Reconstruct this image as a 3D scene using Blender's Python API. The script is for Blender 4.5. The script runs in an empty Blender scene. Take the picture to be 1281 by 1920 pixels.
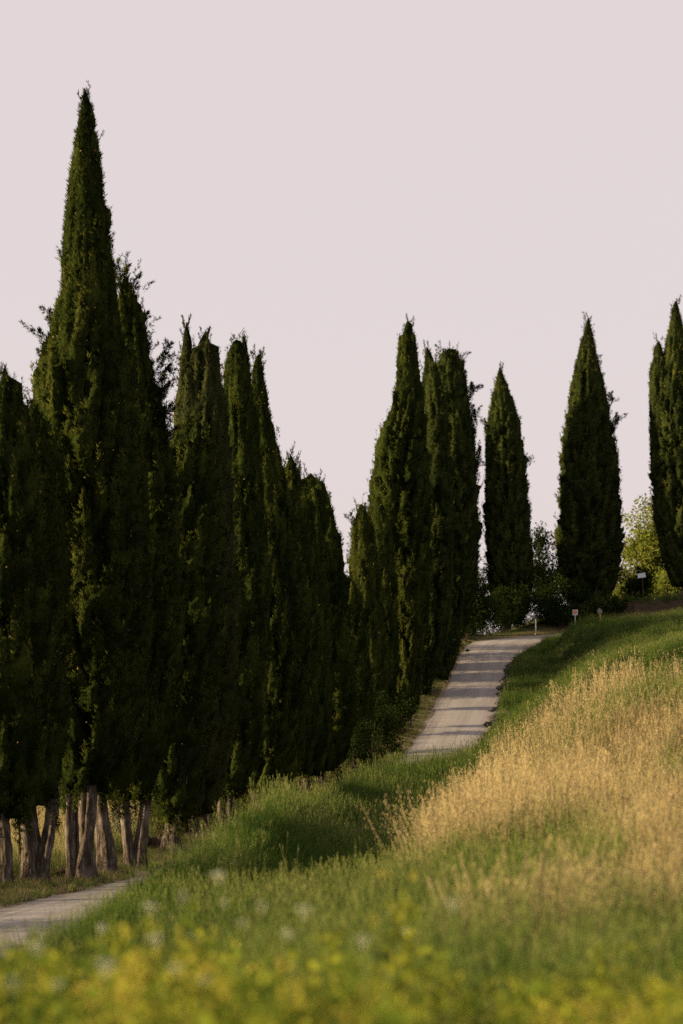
import bpy, math
import numpy as np

S = bpy.context.scene
R = math.radians
rng = np.random.default_rng(7)

# ------------------------------------------------------------------ camera
F = 85.0 / 36.0 * 1920.0           # focal length in photo pixels
PX0, PYH = 640.5, 1400.0           # principal column, horizon row
cam_d = bpy.data.cameras.new('camera')
cam = bpy.data.objects.new('camera', cam_d)
S.collection.objects.link(cam)
cam_d.sensor_fit = 'VERTICAL'
cam_d.sensor_height = 36.0
cam_d.lens = 85.0
cam_d.shift_y = (PYH - 960.0) / 1920.0
cam_d.clip_start = 0.1
cam_d.clip_end = 6000.0
cam.location = (0, 0, 0)
cam.rotation_euler = (R(90), 0, 0)
cam_d.dof.use_dof = True
cam_d.dof.focus_distance = 82.0
cam_d.dof.aperture_fstop = 1.6
S.camera = cam

# ------------------------------------------------------------------ sky + sun
SUN_EL, SUN_BACK = 13.0, 7.0      # elevation; degrees behind the camera plane
sx, sy, sz = (-math.cos(R(SUN_EL)) * math.cos(R(SUN_BACK)),
              -math.cos(R(SUN_EL)) * math.sin(R(SUN_BACK)), math.sin(R(SUN_EL)))
W = bpy.data.worlds.new('World'); S.world = W; W.use_nodes = True
nt = W.node_tree; nt.nodes.clear()
sky = nt.nodes.new('ShaderNodeTexSky'); sky.sky_type = 'NISHITA'
sky.sun_disc = False
sky.sun_elevation = R(SUN_EL); sky.sun_rotation = math.atan2(sx, sy)
sky.dust_density = 3.0; sky.air_density = 1.0; sky.ozone_density = 2.0
mixw = nt.nodes.new('ShaderNodeMix'); mixw.data_type = 'RGBA'
mixw.inputs['Factor'].default_value = 0.90
HAZE = (3.17, 2.74, 2.71, 1)       # even milky evening haze over the whole dome
mixw.inputs['B'].default_value = HAZE
bg = nt.nodes.new('ShaderNodeBackground'); bg.inputs['Strength'].default_value = 0.10
out = nt.nodes.new('ShaderNodeOutputWorld')
nt.links.new(sky.outputs[0], mixw.inputs['A'])
nt.links.new(mixw.outputs['Result'], bg.inputs['Color'])
nt.links.new(bg.outputs[0], out.inputs['Surface'])
sun_d = bpy.data.lights.new('sun', 'SUN'); sun_d.energy = 5.0; sun_d.angle = R(0.6)
sun_d.color = (1.0, 0.75, 0.43)
sun = bpy.data.objects.new('sun', sun_d); S.collection.objects.link(sun)
from mathutils import Vector
sun.rotation_euler = Vector((sx, sy, sz)).to_track_quat('Z', 'Y').to_euler()
sun.location = (-60, -10, 40)

vs = S.view_settings
vs.view_transform = 'Standard'; vs.look = 'None'; vs.gamma = 1.0
vs.use_curve_mapping = False; vs.exposure = 1.35
S.render.engine = 'CYCLES'
S.cycles.use_denoising = False
S.cycles.max_bounces = 6
S.cycles.diffuse_bounces = 3
S.cycles.transmission_bounces = 3
S.cycles.transparent_max_bounces = 4
S.cycles.use_adaptive_sampling = True
S.cycles.adaptive_threshold = 0.006

# ------------------------------------------------------------------ helpers
def at(px, py, Y):
    return np.array([(px - PX0) / F * Y, Y, (PYH - py) / F * Y])

def mesh_from(name, V, faces, mats=(), attrs=None, smooth=False, mat_idx=None, normals=None):
    """faces: list of int arrays (n,k)."""
    me = bpy.data.meshes.new(name)
    V = np.ascontiguousarray(V, dtype=np.float32)
    me.vertices.add(len(V)); me.vertices.foreach_set('co', V.ravel())
    idx = []; starts = []; s = 0
    for f in faces:
        f = np.asarray(f, dtype=np.int32)
        if len(f) == 0: continue
        k = f.shape[1]
        idx.append(f.ravel()); starts.append(s + np.arange(len(f)) * k); s += f.size
    idx = np.concatenate(idx); starts = np.concatenate(starts)
    me.loops.add(len(idx)); me.loops.foreach_set('vertex_index', idx)
    me.polygons.add(len(starts)); me.polygons.foreach_set('loop_start', starts.astype(np.int32))
    if mat_idx is not None:
        me.polygons.foreach_set('material_index', np.asarray(mat_idx, dtype=np.int32))
    me.polygons.foreach_set('use_smooth', np.full(len(starts), smooth, dtype=bool))
    for m in mats: me.materials.append(m)
    if attrs:
        for k, v in attrs.items():
            v = np.asarray(v)
            if v.dtype.kind in 'iu':
                a = me.attributes.new(k, 'INT', 'POINT'); a.data.foreach_set('value', v.astype(np.int32))
            elif v.ndim == 2:
                a = me.attributes.new(k, 'FLOAT_VECTOR', 'POINT'); a.data.foreach_set('vector', v.astype(np.float32).ravel())
            else:
                a = me.attributes.new(k, 'FLOAT', 'POINT'); a.data.foreach_set('value', v.astype(np.float32))
    if normals is not None:
        a = me.attributes.new('custom_normal', 'FLOAT_VECTOR', 'POINT'); a.data.foreach_set('vector', np.ascontiguousarray(normals, dtype=np.float32).ravel())
    me.update(calc_edges=True)
    return me

def obj(name, me, parent=None, loc=(0, 0, 0), rot=(0, 0, 0)):
    o = bpy.data.objects.new(name, me)
    S.collection.objects.link(o)
    o.location = loc; o.rotation_euler = rot
    if parent is not None: o.parent = parent
    return o

def tag(o, label=None, cat=None, group=None, kind=None):
    if label: o['label'] = label
    if cat: o['category'] = cat
    if group: o['group'] = group
    if kind: o['kind'] = kind
    return o

def thing(name, label, cat, loc, group=None, rot=(0, 0, 0)):
    return tag(obj(name, None, None, tuple(loc), rot), label, cat, group)

def nrm(v):
    return v / np.maximum(np.linalg.norm(v, axis=-1, keepdims=True), 1e-9)

def smooth(t):
    t = np.clip(t, 0, 1); return t * t * (3 - 2 * t)

def vnoise(x, y, seed=0):
    """cheap smooth value noise, 0..1"""
    x = np.asarray(x, float); y = np.asarray(y, float)
    xi = np.floor(x).astype(np.int64); yi = np.floor(y).astype(np.int64)
    fx = smooth(x - xi); fy = smooth(y - yi)
    def h(a, b):
        n = (a * 374761393 + b * 668265263 + seed * 974711) & 0x7fffffff
        n = ((n ^ (n >> 13)) * 1274126177) & 0x7fffffff
        return ((n ^ (n >> 16)) & 0xffff) / 65535.0
    return ((h(xi, yi) * (1 - fx) + h(xi + 1, yi) * fx) * (1 - fy)
            + (h(xi, yi + 1) * (1 - fx) + h(xi + 1, yi + 1) * fx) * fy)

class MB:
    """collects boxes, tubes and slabs into one mesh"""
    def __init__(s): s.V = []; s.Q = []; s.T = []; s.n = 0
    def add(s, V, Q=None, T=None):
        V = np.asarray(V, float)
        if Q is not None and len(Q): s.Q.append(np.asarray(Q) + s.n)
        if T is not None and len(T): s.T.append(np.asarray(T) + s.n)
        s.V.append(V); s.n += len(V)
    def box(s, c, d, rz=0.0, ry=0.0):
        c = np.asarray(c, float); d = np.asarray(d, float) / 2
        P = np.array([[x, y, z] for x in (-1, 1) for y in (-1, 1) for z in (-1, 1)]) * d
        if ry:
            a, b = math.cos(ry), math.sin(ry)
            P = np.stack([P[:, 0] * a + P[:, 2] * b, P[:, 1], -P[:, 0] * b + P[:, 2] * a], 1)
        if rz:
            a, b = math.cos(rz), math.sin(rz)
            P = np.stack([P[:, 0] * a - P[:, 1] * b, P[:, 0] * b + P[:, 1] * a, P[:, 2]], 1)
        s.add(P + c, [[0, 1, 3, 2], [4, 6, 7, 5], [0, 4, 5, 1], [2, 3, 7, 6], [0, 2, 6, 4], [1, 5, 7, 3]])
    def tube(s, pts, rad, n=8, cap=True):
        pts = np.asarray(pts, float); m = len(pts); rad = np.broadcast_to(np.asarray(rad, float), (m,))
        tan = nrm(np.gradient(pts, axis=0))
        ref = np.array([0.31, 0.94, 0.12]); a = nrm(np.cross(tan, ref)); b = np.cross(tan, a)
        th = np.linspace(0, 2 * np.pi, n, endpoint=False)
        ring = (a[:, None, :] * np.cos(th)[None, :, None] + b[:, None, :] * np.sin(th)[None, :, None]) * rad[:, None, None]
        V = (pts[:, None, :] + ring).reshape(-1, 3)
        i = np.arange(m - 1)[:, None] * n; j = np.arange(n)[None, :]; k = (j + 1) % n
        Q = np.stack([i + j, i + k, i + n + k, i + n + j], -1).reshape(-1, 4)
        T = []
        if cap:
            V = np.vstack([V, pts[:1], pts[-1:]]); c0, c1 = m * n, m * n + 1
            T = [[c0, int((q + 1) % n), q] for q in range(n)] + [[c1, (m - 1) * n + q, (m - 1) * n + (q + 1) % n] for q in range(n)]
        s.add(V, Q, T)
    def mesh(s, name, mats, smooth_=False):
        f = []
        if s.Q: f.append(np.vstack(s.Q))
        if s.T: f.append(np.vstack(s.T))
        return mesh_from(name, np.vstack(s.V), f, mats, smooth=smooth_)

# ------------------------------------------------------------------ materials
def mat(name):
    m = bpy.data.materials.new(name); m.use_nodes = True
    m.node_tree.nodes.clear()
    return m, m.node_tree

def N(t, kind, **kw):
    n = t.nodes.new(kind)
    for k, v in kw.items(): setattr(n, k, v)
    return n

def ramp(t, src, stops):
    r = N(t, 'ShaderNodeValToRGB')
    e = r.color_ramp.elements
    while len(e) < len(stops): e.new(0.5)
    for q, (p, c) in zip(e, stops): q.position = p; q.color = (*c, 1)
    t.links.new(src, r.inputs[0]); return r.outputs[0]

def noise(t, scale, detail=4, vec=None, rough=0.55, obj_space=False, stretch=None):
    n = N(t, 'ShaderNodeTexNoise'); n.inputs['Scale'].default_value = scale
    n.inputs['Detail'].default_value = detail; n.inputs['Roughness'].default_value = rough
    if vec is None:
        vec = N(t, 'ShaderNodeTexCoord').outputs['Object'] if obj_space else N(t, 'ShaderNodeNewGeometry').outputs['Position']
    if stretch:
        mp = N(t, 'ShaderNodeMapping'); mp.inputs['Scale'].default_value = stretch
        t.links.new(vec, mp.inputs['Vector']); vec = mp.outputs[0]
    t.links.new(vec, n.inputs['Vector'])
    return n.outputs['Fac']

def mixc(t, fac, a, b, blend='MIX'):
    m = N(t, 'ShaderNodeMix', data_type='RGBA', blend_type=blend)
    for s_, v in (('Factor', fac), ('A', a), ('B', b)):
        if isinstance(v, (tuple, float, int)):
            m.inputs[s_].default_value = (*v, 1) if isinstance(v, tuple) else v
        else: t.links.new(v, m.inputs[s_])
    return m.outputs['Result']

def math_(t, op, a, b=None, clamp=False):
    m = N(t, 'ShaderNodeMath', operation=op); m.use_clamp = clamp
    for i, v in enumerate((a, b)):
        if v is None: continue
        if isinstance(v, (float, int)): m.inputs[i].default_value = v
        else: t.links.new(v, m.inputs[i])
    return m.outputs[0]

def attr(t, name, inst=False):
    a = N(t, 'ShaderNodeAttribute', attribute_name=name)
    a.attribute_type = 'INSTANCER' if inst else 'GEOMETRY'
    return a.outputs['Fac']

def finish_pbr(t, col, rough=0.85, spec=0.25, bump=None, bump_s=0.3, bump_d=0.02, metal=0.0):
    p = N(t, 'ShaderNodeBsdfPrincipled'); o = N(t, 'ShaderNodeOutputMaterial')
    if isinstance(col, tuple): p.inputs['Base Color'].default_value = (*col, 1)
    else: t.links.new(col, p.inputs['Base Color'])
    p.inputs['Roughness'].default_value = rough
    p.inputs['Specular IOR Level'].default_value = spec
    p.inputs['Metallic'].default_value = metal
    if bump is not None:
        b = N(t, 'ShaderNodeBump'); b.inputs['Strength'].default_value = bump_s; b.inputs['Distance'].default_value = bump_d
        t.links.new(bump, b.inputs['Height']); t.links.new(b.outputs[0], p.inputs['Normal'])
    t.links.new(p.outputs[0], o.inputs['Surface'])

def finish_leaf(t, col, trans=0.3, tcol=None, gloss=0.05, bump=None):
    d = N(t, 'ShaderNodeBsdfDiffuse'); tr = N(t, 'ShaderNodeBsdfTranslucent'); mx = N(t, 'ShaderNodeMixShader')
    o = N(t, 'ShaderNodeOutputMaterial')
    t.links.new(col, d.inputs['Color']); t.links.new(tcol if tcol is not None else col, tr.inputs['Color'])
    mx.inputs[0].default_value = trans
    if bump is not None:
        b = N(t, 'ShaderNodeBump'); b.inputs['Strength'].default_value = 1.0; b.inputs['Distance'].default_value = 0.10
        t.links.new(bump, b.inputs['Height']); t.links.new(b.outputs[0], d.inputs['Normal'])
    t.links.new(d.outputs[0], mx.inputs[1]); t.links.new(tr.outputs[0], mx.inputs[2])
    last = mx.outputs[0]
    if gloss > 0:
        g = N(t, 'ShaderNodeBsdfGlossy'); g.inputs['Roughness'].default_value = 0.5
        g.inputs['Color'].default_value = (1, 1, 1, 1)
        m2 = N(t, 'ShaderNodeMixShader'); m2.inputs[0].default_value = gloss
        t.links.new(last, m2.inputs[1]); t.links.new(g.outputs[0], m2.inputs[2]); last = m2.outputs[0]
    t.links.new(last, o.inputs['Surface'])

def leaf_mat(name, c0, c1, c2, trans=0.3, gloss=0.03, patch=0.6, fine=0.0):
    m, t = mat(name)
    a = attr(t, 'tint')
    n = noise(t, patch, 3)
    s = math_(t, 'ADD', math_(t, 'MULTIPLY', a, 0.72), math_(t, 'MULTIPLY', n, 0.40))
    col = ramp(t, s, [(0.15, c0), (0.52, c1), (0.95, c2)])
    finish_leaf(t, col, trans, None, gloss, noise(t, fine, 3, stretch=(1, 1, 0.45), rough=0.7) if fine else None)
    return m

M = {}
M['cypress'] = leaf_mat('cypress_foliage', (0.0060, 0.0105, 0.0034), (0.0310, 0.0430, 0.0090), (0.1250, 0.1320, 0.0250), 0.22, 0.0, fine=16.0)
M['cypress_far'] = leaf_mat('cypress_foliage_far', (0.0064, 0.0104, 0.0040), (0.0300, 0.0400, 0.0105), (0.1080, 0.1120, 0.0260), 0.20, 0.0, fine=7.0)
M['cypress_pale'] = leaf_mat('cypress_foliage_pale', (0.0120, 0.0160, 0.0060), (0.0420, 0.0500, 0.0170), (0.1080, 0.1120, 0.0400), 0.24, 0.0, fine=16.0)
M['cypress_yellow'] = leaf_mat('cypress_foliage_yellow', (0.0100, 0.0150, 0.0040), (0.0400, 0.0500, 0.0110), (0.1200, 0.1200, 0.0260), 0.24, 0.0, fine=16.0)
M['dark_leaf'] = leaf_mat('dark_shrub_leaf', (0.0060, 0.0105, 0.0034), (0.0150, 0.0250, 0.0060), (0.0420, 0.0600, 0.0120), 0.30, 0.0)
M['green_leaf'] = leaf_mat('green_shrub_leaf', (0.0240, 0.0440, 0.0096), (0.0560, 0.0920, 0.0176), (0.1120, 0.1440, 0.0320), 0.40, 0.0)
M['bright_leaf'] = leaf_mat('bright_tree_leaf', (0.060, 0.092, 0.016), (0.150, 0.185, 0.030), (0.29, 0.275, 0.055), 0.42, 0.0)
M['olive_leaf'] = leaf_mat('olive_tree_leaf', (0.0420, 0.0462, 0.0238), (0.0805, 0.0805, 0.0406), (0.1330, 0.1190, 0.0560), 0.35, 0.02)

m, t = mat('cypress_cone'); finish_pbr(t, ramp(t, noise(t, 8.0), [(0.3, (0.14, 0.095, 0.04)), (0.7, (0.27, 0.20, 0.09))]), 0.8, 0.1); M['cone'] = m

def bark_mat(name, a, b, c):
    m, t = mat(name)
    n1 = noise(t, 3.0, 6, obj_space=True, stretch=(6, 6, 0.7), rough=0.65)
    n2 = noise(t, 1.6, 4, obj_space=True)
    c1 = ramp(t, n1, [(0.30, a), (0.52, b), (0.72, c)])
    col = mixc(t, math_(t, 'MULTIPLY', ramp_fac(t, n2, 0.52, 0.66), 0.55), c1, c)
    finish_pbr(t, col, 0.92, 0.12, n1, 0.9, 0.05)
    return m
def ramp_fac(t, src, lo, hi):
    mr = N(t, 'ShaderNodeMapRange'); mr.inputs['From Min'].default_value = lo; mr.inputs['From Max'].default_value = hi
    mr.clamp = True; t.links.new(src, mr.inputs['Value']); return mr.outputs[0]
M['bark'] = bark_mat('cypress_bark', (0.016, 0.012, 0.009), (0.072, 0.057, 0.044), (0.235, 0.20, 0.17))
M['bark_dark'] = bark_mat('twig_bark', (0.025, 0.018, 0.012), (0.07, 0.052, 0.038), (0.12, 0.10, 0.08))
M['log'] = bark_mat('log_bark', (0.018, 0.012, 0.008), (0.050, 0.034, 0.022), (0.085, 0.062, 0.042))

# grass: instancer attributes dry (0 green .. 1 straw), tone (random), geometry attribute h (0 root .. 1 tip), head (seed head)
def grass_mat(name, greens, straws, head, trans=0.38):
    m, t = mat(name)
    dry = attr(t, 'dry', True); tone = attr(t, 'tone', True); h = attr(t, 'h'); hd = attr(t, 'head'); br = attr(t, 'brnd')
    s = math_(t, 'ADD', math_(t, 'MULTIPLY', tone, 0.6), math_(t, 'MULTIPLY', br, 0.4))
    g = ramp(t, s, [(0.05, greens[0]), (0.5, greens[1]), (0.95, greens[2])])
    st = ramp(t, s, [(0.05, straws[0]), (0.5, straws[1]), (0.95, straws[2])])
    d2 = math_(t, 'ADD', dry, math_(t, 'MULTIPLY', math_(t, 'SUBTRACT', h, 0.6), 0.28))
    d2 = math_(t, 'ADD', d2, math_(t, 'MULTIPLY', math_(t, 'SUBTRACT', br, 0.5), 0.36), True)
    c = mixc(t, ramp_fac(t, d2, 0.36, 0.88), g, st)
    c = mixc(t, hd, c, mixc(t, dry, tuple(0.05 * a + 1.1 * b for a, b in zip(head, greens[2])), head))
    finish_leaf(t, c, trans, None, 0.0)
    return m
G_GREEN = [(0.0240, 0.0500, 0.0105), (0.0520, 0.0960, 0.0180), (0.1150, 0.1550, 0.0300)]
G_STRAW = [(0.120, 0.096, 0.044), (0.240, 0.190, 0.094), (0.385, 0.312, 0.170)]
M['grass'] = grass_mat('meadow_grass', G_GREEN, G_STRAW, (0.55, 0.43, 0.22))
M['weed'] = grass_mat('weed_leaves', [(0.034, 0.068, 0.011), (0.115, 0.165, 0.020), (0.30, 0.30, 0.034)],
                      [(0.28, 0.22, 0.035), (0.40, 0.31, 0.055), (0.50, 0.36, 0.10)], (0.42, 0.36, 0.06), 0.45)

# ground: attributes dry, dirt, red
m, t = mat('ground_soil')
n1 = noise(t, 0.9, 6); n2 = noise(t, 7.0, 5)
g = ramp(t, n2, [(0.3, (0.020, 0.030, 0.010)), (0.7, (0.050, 0.070, 0.020))])
st = ramp(t, n2, [(0.3, (0.11, 0.080, 0.032)), (0.7, (0.24, 0.175, 0.070))])
c = mixc(t, math_(t, 'ADD', attr(t, 'dry'), math_(t, 'MULTIPLY', math_(t, 'SUBTRACT', n1, 0.5), 0.5), True), g, st)
di = ramp(t, n2, [(0.3, (0.17, 0.125, 0.075)), (0.7, (0.33, 0.25, 0.155))])
c = mixc(t, math_(t, 'ADD', attr(t, 'dirt'), math_(t, 'MULTIPLY', math_(t, 'SUBTRACT', n1, 0.5), 0.6), True), c, di)
c = mixc(t, attr(t, 'red'), c, ramp(t, n2, [(0.3, (0.030, 0.019, 0.014)), (0.7, (0.070, 0.042, 0.030))]))
finish_pbr(t, c, 0.95, 0.1, n2, 0.6, 0.08); M['ground'] = m

m, t = mat('worn_road')
lat = attr(t, 'lat'); lon = attr(t, 'lon')
cv = N(t, 'ShaderNodeCombineXYZ'); t.links.new(lat, cv.inputs[0]); t.links.new(lon, cv.inputs[1])
str_ = noise(t, 1.0, 5, vec=cv.outputs[0], stretch=(5.5, 0.05, 1), rough=0.6)
pat = noise(t, 1.0, 5, vec=cv.outputs[0], stretch=(0.7, 0.16, 1))
grn = noise(t, 42.0, 3)
base = ramp(t, str_, [(0.28, (0.1544, 0.1417, 0.1318)), (0.5, (0.2312, 0.2123, 0.1960)), (0.75, (0.3159, 0.2911, 0.2663))])
base = mixc(t, math_(t, 'MULTIPLY', ramp_fac(t, pat, 0.40, 0.68), 0.6), base, (0.2673, 0.2425, 0.2200))
trk = math_(t, 'ABSOLUTE', math_(t, 'SUBTRACT', math_(t, 'ABSOLUTE', lat), 0.80))
base = mixc(t, math_(t, 'MULTIPLY', ramp_fac(t, trk, 0.45, 0.05), 0.35), base, (0.3405, 0.3157, 0.2909))
edge_ = ramp_fac(t, math_(t, 'ABSOLUTE', lat), 1.35, 2.0)
base = mixc(t, math_(t, 'MULTIPLY', math_(t, 'MULTIPLY', edge_, ramp_fac(t, noise(t, 2.2, 4), 0.38, 0.62)), 0.7), base, (0.19, 0.155, 0.115))
pat2 = noise(t, 1.0, 3, vec=cv.outputs[0], stretch=(0.55, 0.10, 1))
base = mixc(t, math_(t, 'MULTIPLY', ramp_fac(t, pat2, 0.56, 0.62), 0.35), base, (0.15, 0.14, 0.13))
base = mixc(t, math_(t, 'MULTIPLY', ramp_fac(t, grn, 0.42, 0.70), 0.35), base, (0.1535, 0.1400, 0.1287))
finish_pbr(t, base, 0.85, 0.25, grn, 0.35, 0.015); M['road'] = m
m, t = mat('broken_asphalt'); n2 = noise(t, 9.0, 5)
finish_pbr(t, ramp(t, n2, [(0.3, (0.035, 0.033, 0.033)), (0.55, (0.075, 0.070, 0.068)), (0.8, (0.16, 0.14, 0.125))]), 0.85, 0.25, n2, 0.7, 0.05); M['asphalt'] = m

def plain(name, c, rough=0.6, spec=0.4, metal=0.0, wear=0.15, sc=20.0):
    m, t = mat(name)
    n = noise(t, sc, 4)
    d = tuple(v * (1 - wear) * 0.8 for v in c)
    finish_pbr(t, ramp(t, n, [(0.35, d), (0.62, c)]), rough, spec, n, 0.1, 0.01, metal)
    return m
M['white'] = plain('sign_white', (0.80, 0.77, 0.73), 0.45)
M['red'] = plain('sign_red', (0.88, 0.17, 0.025), 0.45, wear=0.1)
M['galv'] = plain('galvanised_steel', (0.50, 0.50, 0.50), 0.5, metal=0.3)
M['black'] = plain('dark_cap', (0.03, 0.03, 0.03), 0.5)
M['wood'] = plain('raw_wood_post', (0.50, 0.33, 0.18), 0.85, 0.1, wear=0.35)
M['wood_dark'] = plain('dark_wood_post', (0.055, 0.042, 0.034), 0.9, 0.1, wear=0.3)
M['grey_plate'] = plain('grey_plate', (0.24, 0.24, 0.25), 0.6, wear=0.3)
M['pale_panel'] = plain('pale_blue_panel', (0.60, 0.68, 0.76), 0.4, wear=0.06)
M['wire'] = plain('rusty_wire', (0.07, 0.055, 0.045), 0.7)
M['petal'] = plain('white_petal', (0.44, 0.45, 0.32), 0.8, 0.1, wear=0.2)
M['petal_y'] = plain('yellow_petal', (0.40, 0.34, 0.05), 0.8, 0.1, wear=0.2)
M['stem'] = plain('flower_stem', (0.09, 0.14, 0.03), 0.8, 0.1)

# ------------------------------------------------------------------ road line and terrain
HALF = 2.0
left_edge = [(-16.0, -40, -3.0), (-12.6, 0, -3.2), (-9.9, 25, -3.35), (-6.95, 50, -3.35), (-6.05, 58, -3.4), (-5.45, 65, -3.5),
             (-4.75, 75, -3.45), (-3.85, 85, -3.2), (-3.0, 92, -2.95), (-0.6, 110, -2.25), (3.2, 135, -0.85), (5.35, 152, 1.55),
             (7.3, 172, 4.15), (9.0, 190, 6.4), (10.5, 205, 8.35), (11.7, 213, 9.2), (15.2, 221.0, 9.95), (21.0, 225.5, 10.5),
             (30, 228.0, 11.2), (60, 233, 12.0), (120, 243, 12.8), (300, 265, 13)]
L = np.array(left_edge, float)
def catmull(P, step=1.0):
    out = []
    Q = np.vstack([2 * P[0] - P[1], P, 2 * P[-1] - P[-2]])
    for i in range(1, len(Q) - 2):
        n = max(2, int(np.linalg.norm(Q[i + 1, :2] - Q[i, :2]) / step))
        u = np.linspace(0, 1, n, endpoint=False)[:, None]
        a, b, c, d = Q[i - 1], Q[i], Q[i + 1], Q[i + 2]
        # centripetal-ish: finite difference tangents scaled by chord
        l0, l1, l2 = (np.linalg.norm(b - a), np.linalg.norm(c - b), np.linalg.norm(d - c))
        m1 = ((c - b) / l1 * l0 + (b - a) / l0 * l1) / (l0 + l1) * l1
        m2 = ((d - c) / l2 * l1 + (c - b) / l1 * l2) / (l1 + l2) * l1
        h00 = 2 * u**3 - 3 * u**2 + 1; h10 = u**3 - 2 * u**2 + u; h01 = -2 * u**3 + 3 * u**2; h11 = u**3 - u**2
        out.append(h00 * b + h10 * m1 + h01 * c + h11 * m2)
    out.append(P[-1:]); return np.vstack(out)
LE = catmull(L, 1.0)
tan2 = nrm(np.gradient(LE[:, :2], axis=0)); right2 = np.stack([tan2[:, 1], -tan2[:, 0]], 1)
RC = LE.copy(); RC[:, :2] += right2 * HALF
def smooth_line(A, k=5):
    ker = np.ones(k) / k; B = A.copy()
    for c in range(3):
        B[:, c] = np.convolve(np.pad(A[:, c], k // 2, mode='edge'), ker, 'valid')
    return B
RC = smooth_line(RC, 7)
tan2 = nrm(np.gradient(RC[:, :2], axis=0)); right2 = np.stack([tan2[:, 1], -tan2[:, 0]], 1)
RS = np.concatenate([[0], np.cumsum(np.linalg.norm(np.diff(RC[:, :2], axis=0), axis=1))])

def flare(y, x):
    """extra width on the inside of the hilltop bend"""
    return 2.1 * np.exp(-((np.asarray(y) - 209.0) / 12.0) ** 2) * smooth((26 - np.asarray(x)) / 6)

def road_coords(X, Y):
    X = np.asarray(X, float).ravel(); Y = np.asarray(Y, float).ravel()
    d = np.empty(len(X)); z = np.empty(len(X))
    for s in range(0, len(X), 8000):
        P = np.stack([X[s:s + 8000], Y[s:s + 8000]], 1)
        D = ((P[:, None, :] - RC[None, :, :2]) ** 2).sum(2)
        i = D.argmin(1)
        v = P - RC[i, :2]
        along = (v * tan2[i]).sum(1)
        d[s:s + 8000] = (v * right2[i]).sum(1)
        far = np.sqrt(D[np.arange(len(i)), i])
        d[s:s + 8000] = np.sign(d[s:s + 8000]) * np.maximum(np.abs(d[s:s + 8000]), np.where(np.abs(along) > 2, far, 0))
        i2 = np.clip(i + np.sign(along).astype(int), 0, len(RC) - 1)
        w = np.clip(np.abs(along) / np.maximum(np.linalg.norm(RC[i2, :2] - RC[i, :2], axis=1), 1e-6), 0, 1)
        z[s:s + 8000] = RC[i, 2] * (1 - w) + RC[i2, 2] * w
    d = np.where(d > 2.0, np.maximum(d - flare(Y, X), 2.0), d)
    return d, z

GO = 0.55   # grass above the soil
CP = []
def cp(px, py, Y, off=GO):
    p = at(px, py, Y); CP.append((p[0], p[1], p[2] - off))
for x, z in ((-6, -2.2), (-2, -1.6), (2, -1.5), (6, -1.45)): CP.append((x, 0, z)); CP.append((x, 8, z - 0.05))
for a in [(1281, 1750, 13), (1281, 1600, 22), (1281, 1500, 31), (1281, 1400, 38, 0.95), (1281, 1300, 44, 0.95), (1281, 1238, 49, 0.95),
          (1281, 1229, 110), (1281, 1193, 158), (1281, 1152, 195),
          (1150, 1750, 13), (1150, 1600, 23), (1150, 1500, 33), (1150, 1400, 40, 0.95), (1150, 1300, 46, 0.95), (1150, 1250, 50, 0.95),
          (1150, 1242, 118), (1150, 1205, 163), (1150, 1160, 196),
          (1000, 1750, 14), (1000, 1600, 25), (1000, 1500, 35), (1000, 1420, 43, 0.95), (1000, 1365, 48, 0.95),
          (1000, 1360, 100), (1000, 1310, 145),
          (850, 1750, 14), (850, 1600, 28), (850, 1520, 38, 0.95), (850, 1475, 44, 0.95), (850, 1424, 106),
          (640, 1700, 22), (640, 1620, 42), (640, 1545, 54), (640, 1486, 60), (640, 1440, 69, 0.05), (560, 1448, 56.5, -0.1), (600, 1440, 62, -0.05),
          (750, 1700, 20), (750, 1600, 46), (750, 1525, 58), (750, 1480, 68), (750, 1438, 84, 0.2),
          (480, 1720, 24), (480, 1640, 38), (480, 1560, 42), (480, 1474, 49, -0.1), (380, 1562, 42, 0.1), (320, 1612, 38, 0.2),
          (264, 1800, 18), (264, 1725, 26), (264, 1672, 34, 0.35),
          (0, 1820, 15), (0, 1760, 25), (130, 1722, 30), (930, 1375, 125), (960, 1345, 150), (985, 1308, 186), (1002, 1258, 203, 0.7), (1030, 1222, 206, 0.7), (1060, 1176, 201), (1080, 1160, 200), (1110, 1158, 200)]:
    cp(*a)
for p in [(40, 20, 2.0), (40, 60, 6.0), (45, 120, 9.0), (50, 195, 13.5), (25, 30, .2), (20, 5, -1.0)]: CP.append(p)
CP = np.array(CP)
SC = np.array([2.2, 1.0])
def tps(A, B):
    r2 = ((A[:, None, :] - B[None, :, :]) ** 2).sum(2)
    return 0.5 * r2 * np.log(r2 + 1e-9)
cpx = CP[:, :2] * SC / 60.0
K = tps(cpx, cpx) + np.eye(len(CP)) * 0.0008
Pm = np.hstack([np.ones((len(CP), 1)), cpx])
sol = np.linalg.solve(np.block([[K, Pm], [Pm.T, np.zeros((3, 3))]]), np.concatenate([CP[:, 2], np.zeros(3)]))
def field(X, Y):
    q = np.stack([np.clip(X, -14, 48), np.clip(Y, -10, 215)], 1) * SC / 60.0
    o = np.empty(len(q))
    for s in range(0, len(q), 20000):
        b = q[s:s + 20000]
        o[s:s + 20000] = tps(b, cpx) @ sol[:len(CP)] + sol[len(CP)] + b @ sol[len(CP) + 1:]
    return o

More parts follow.
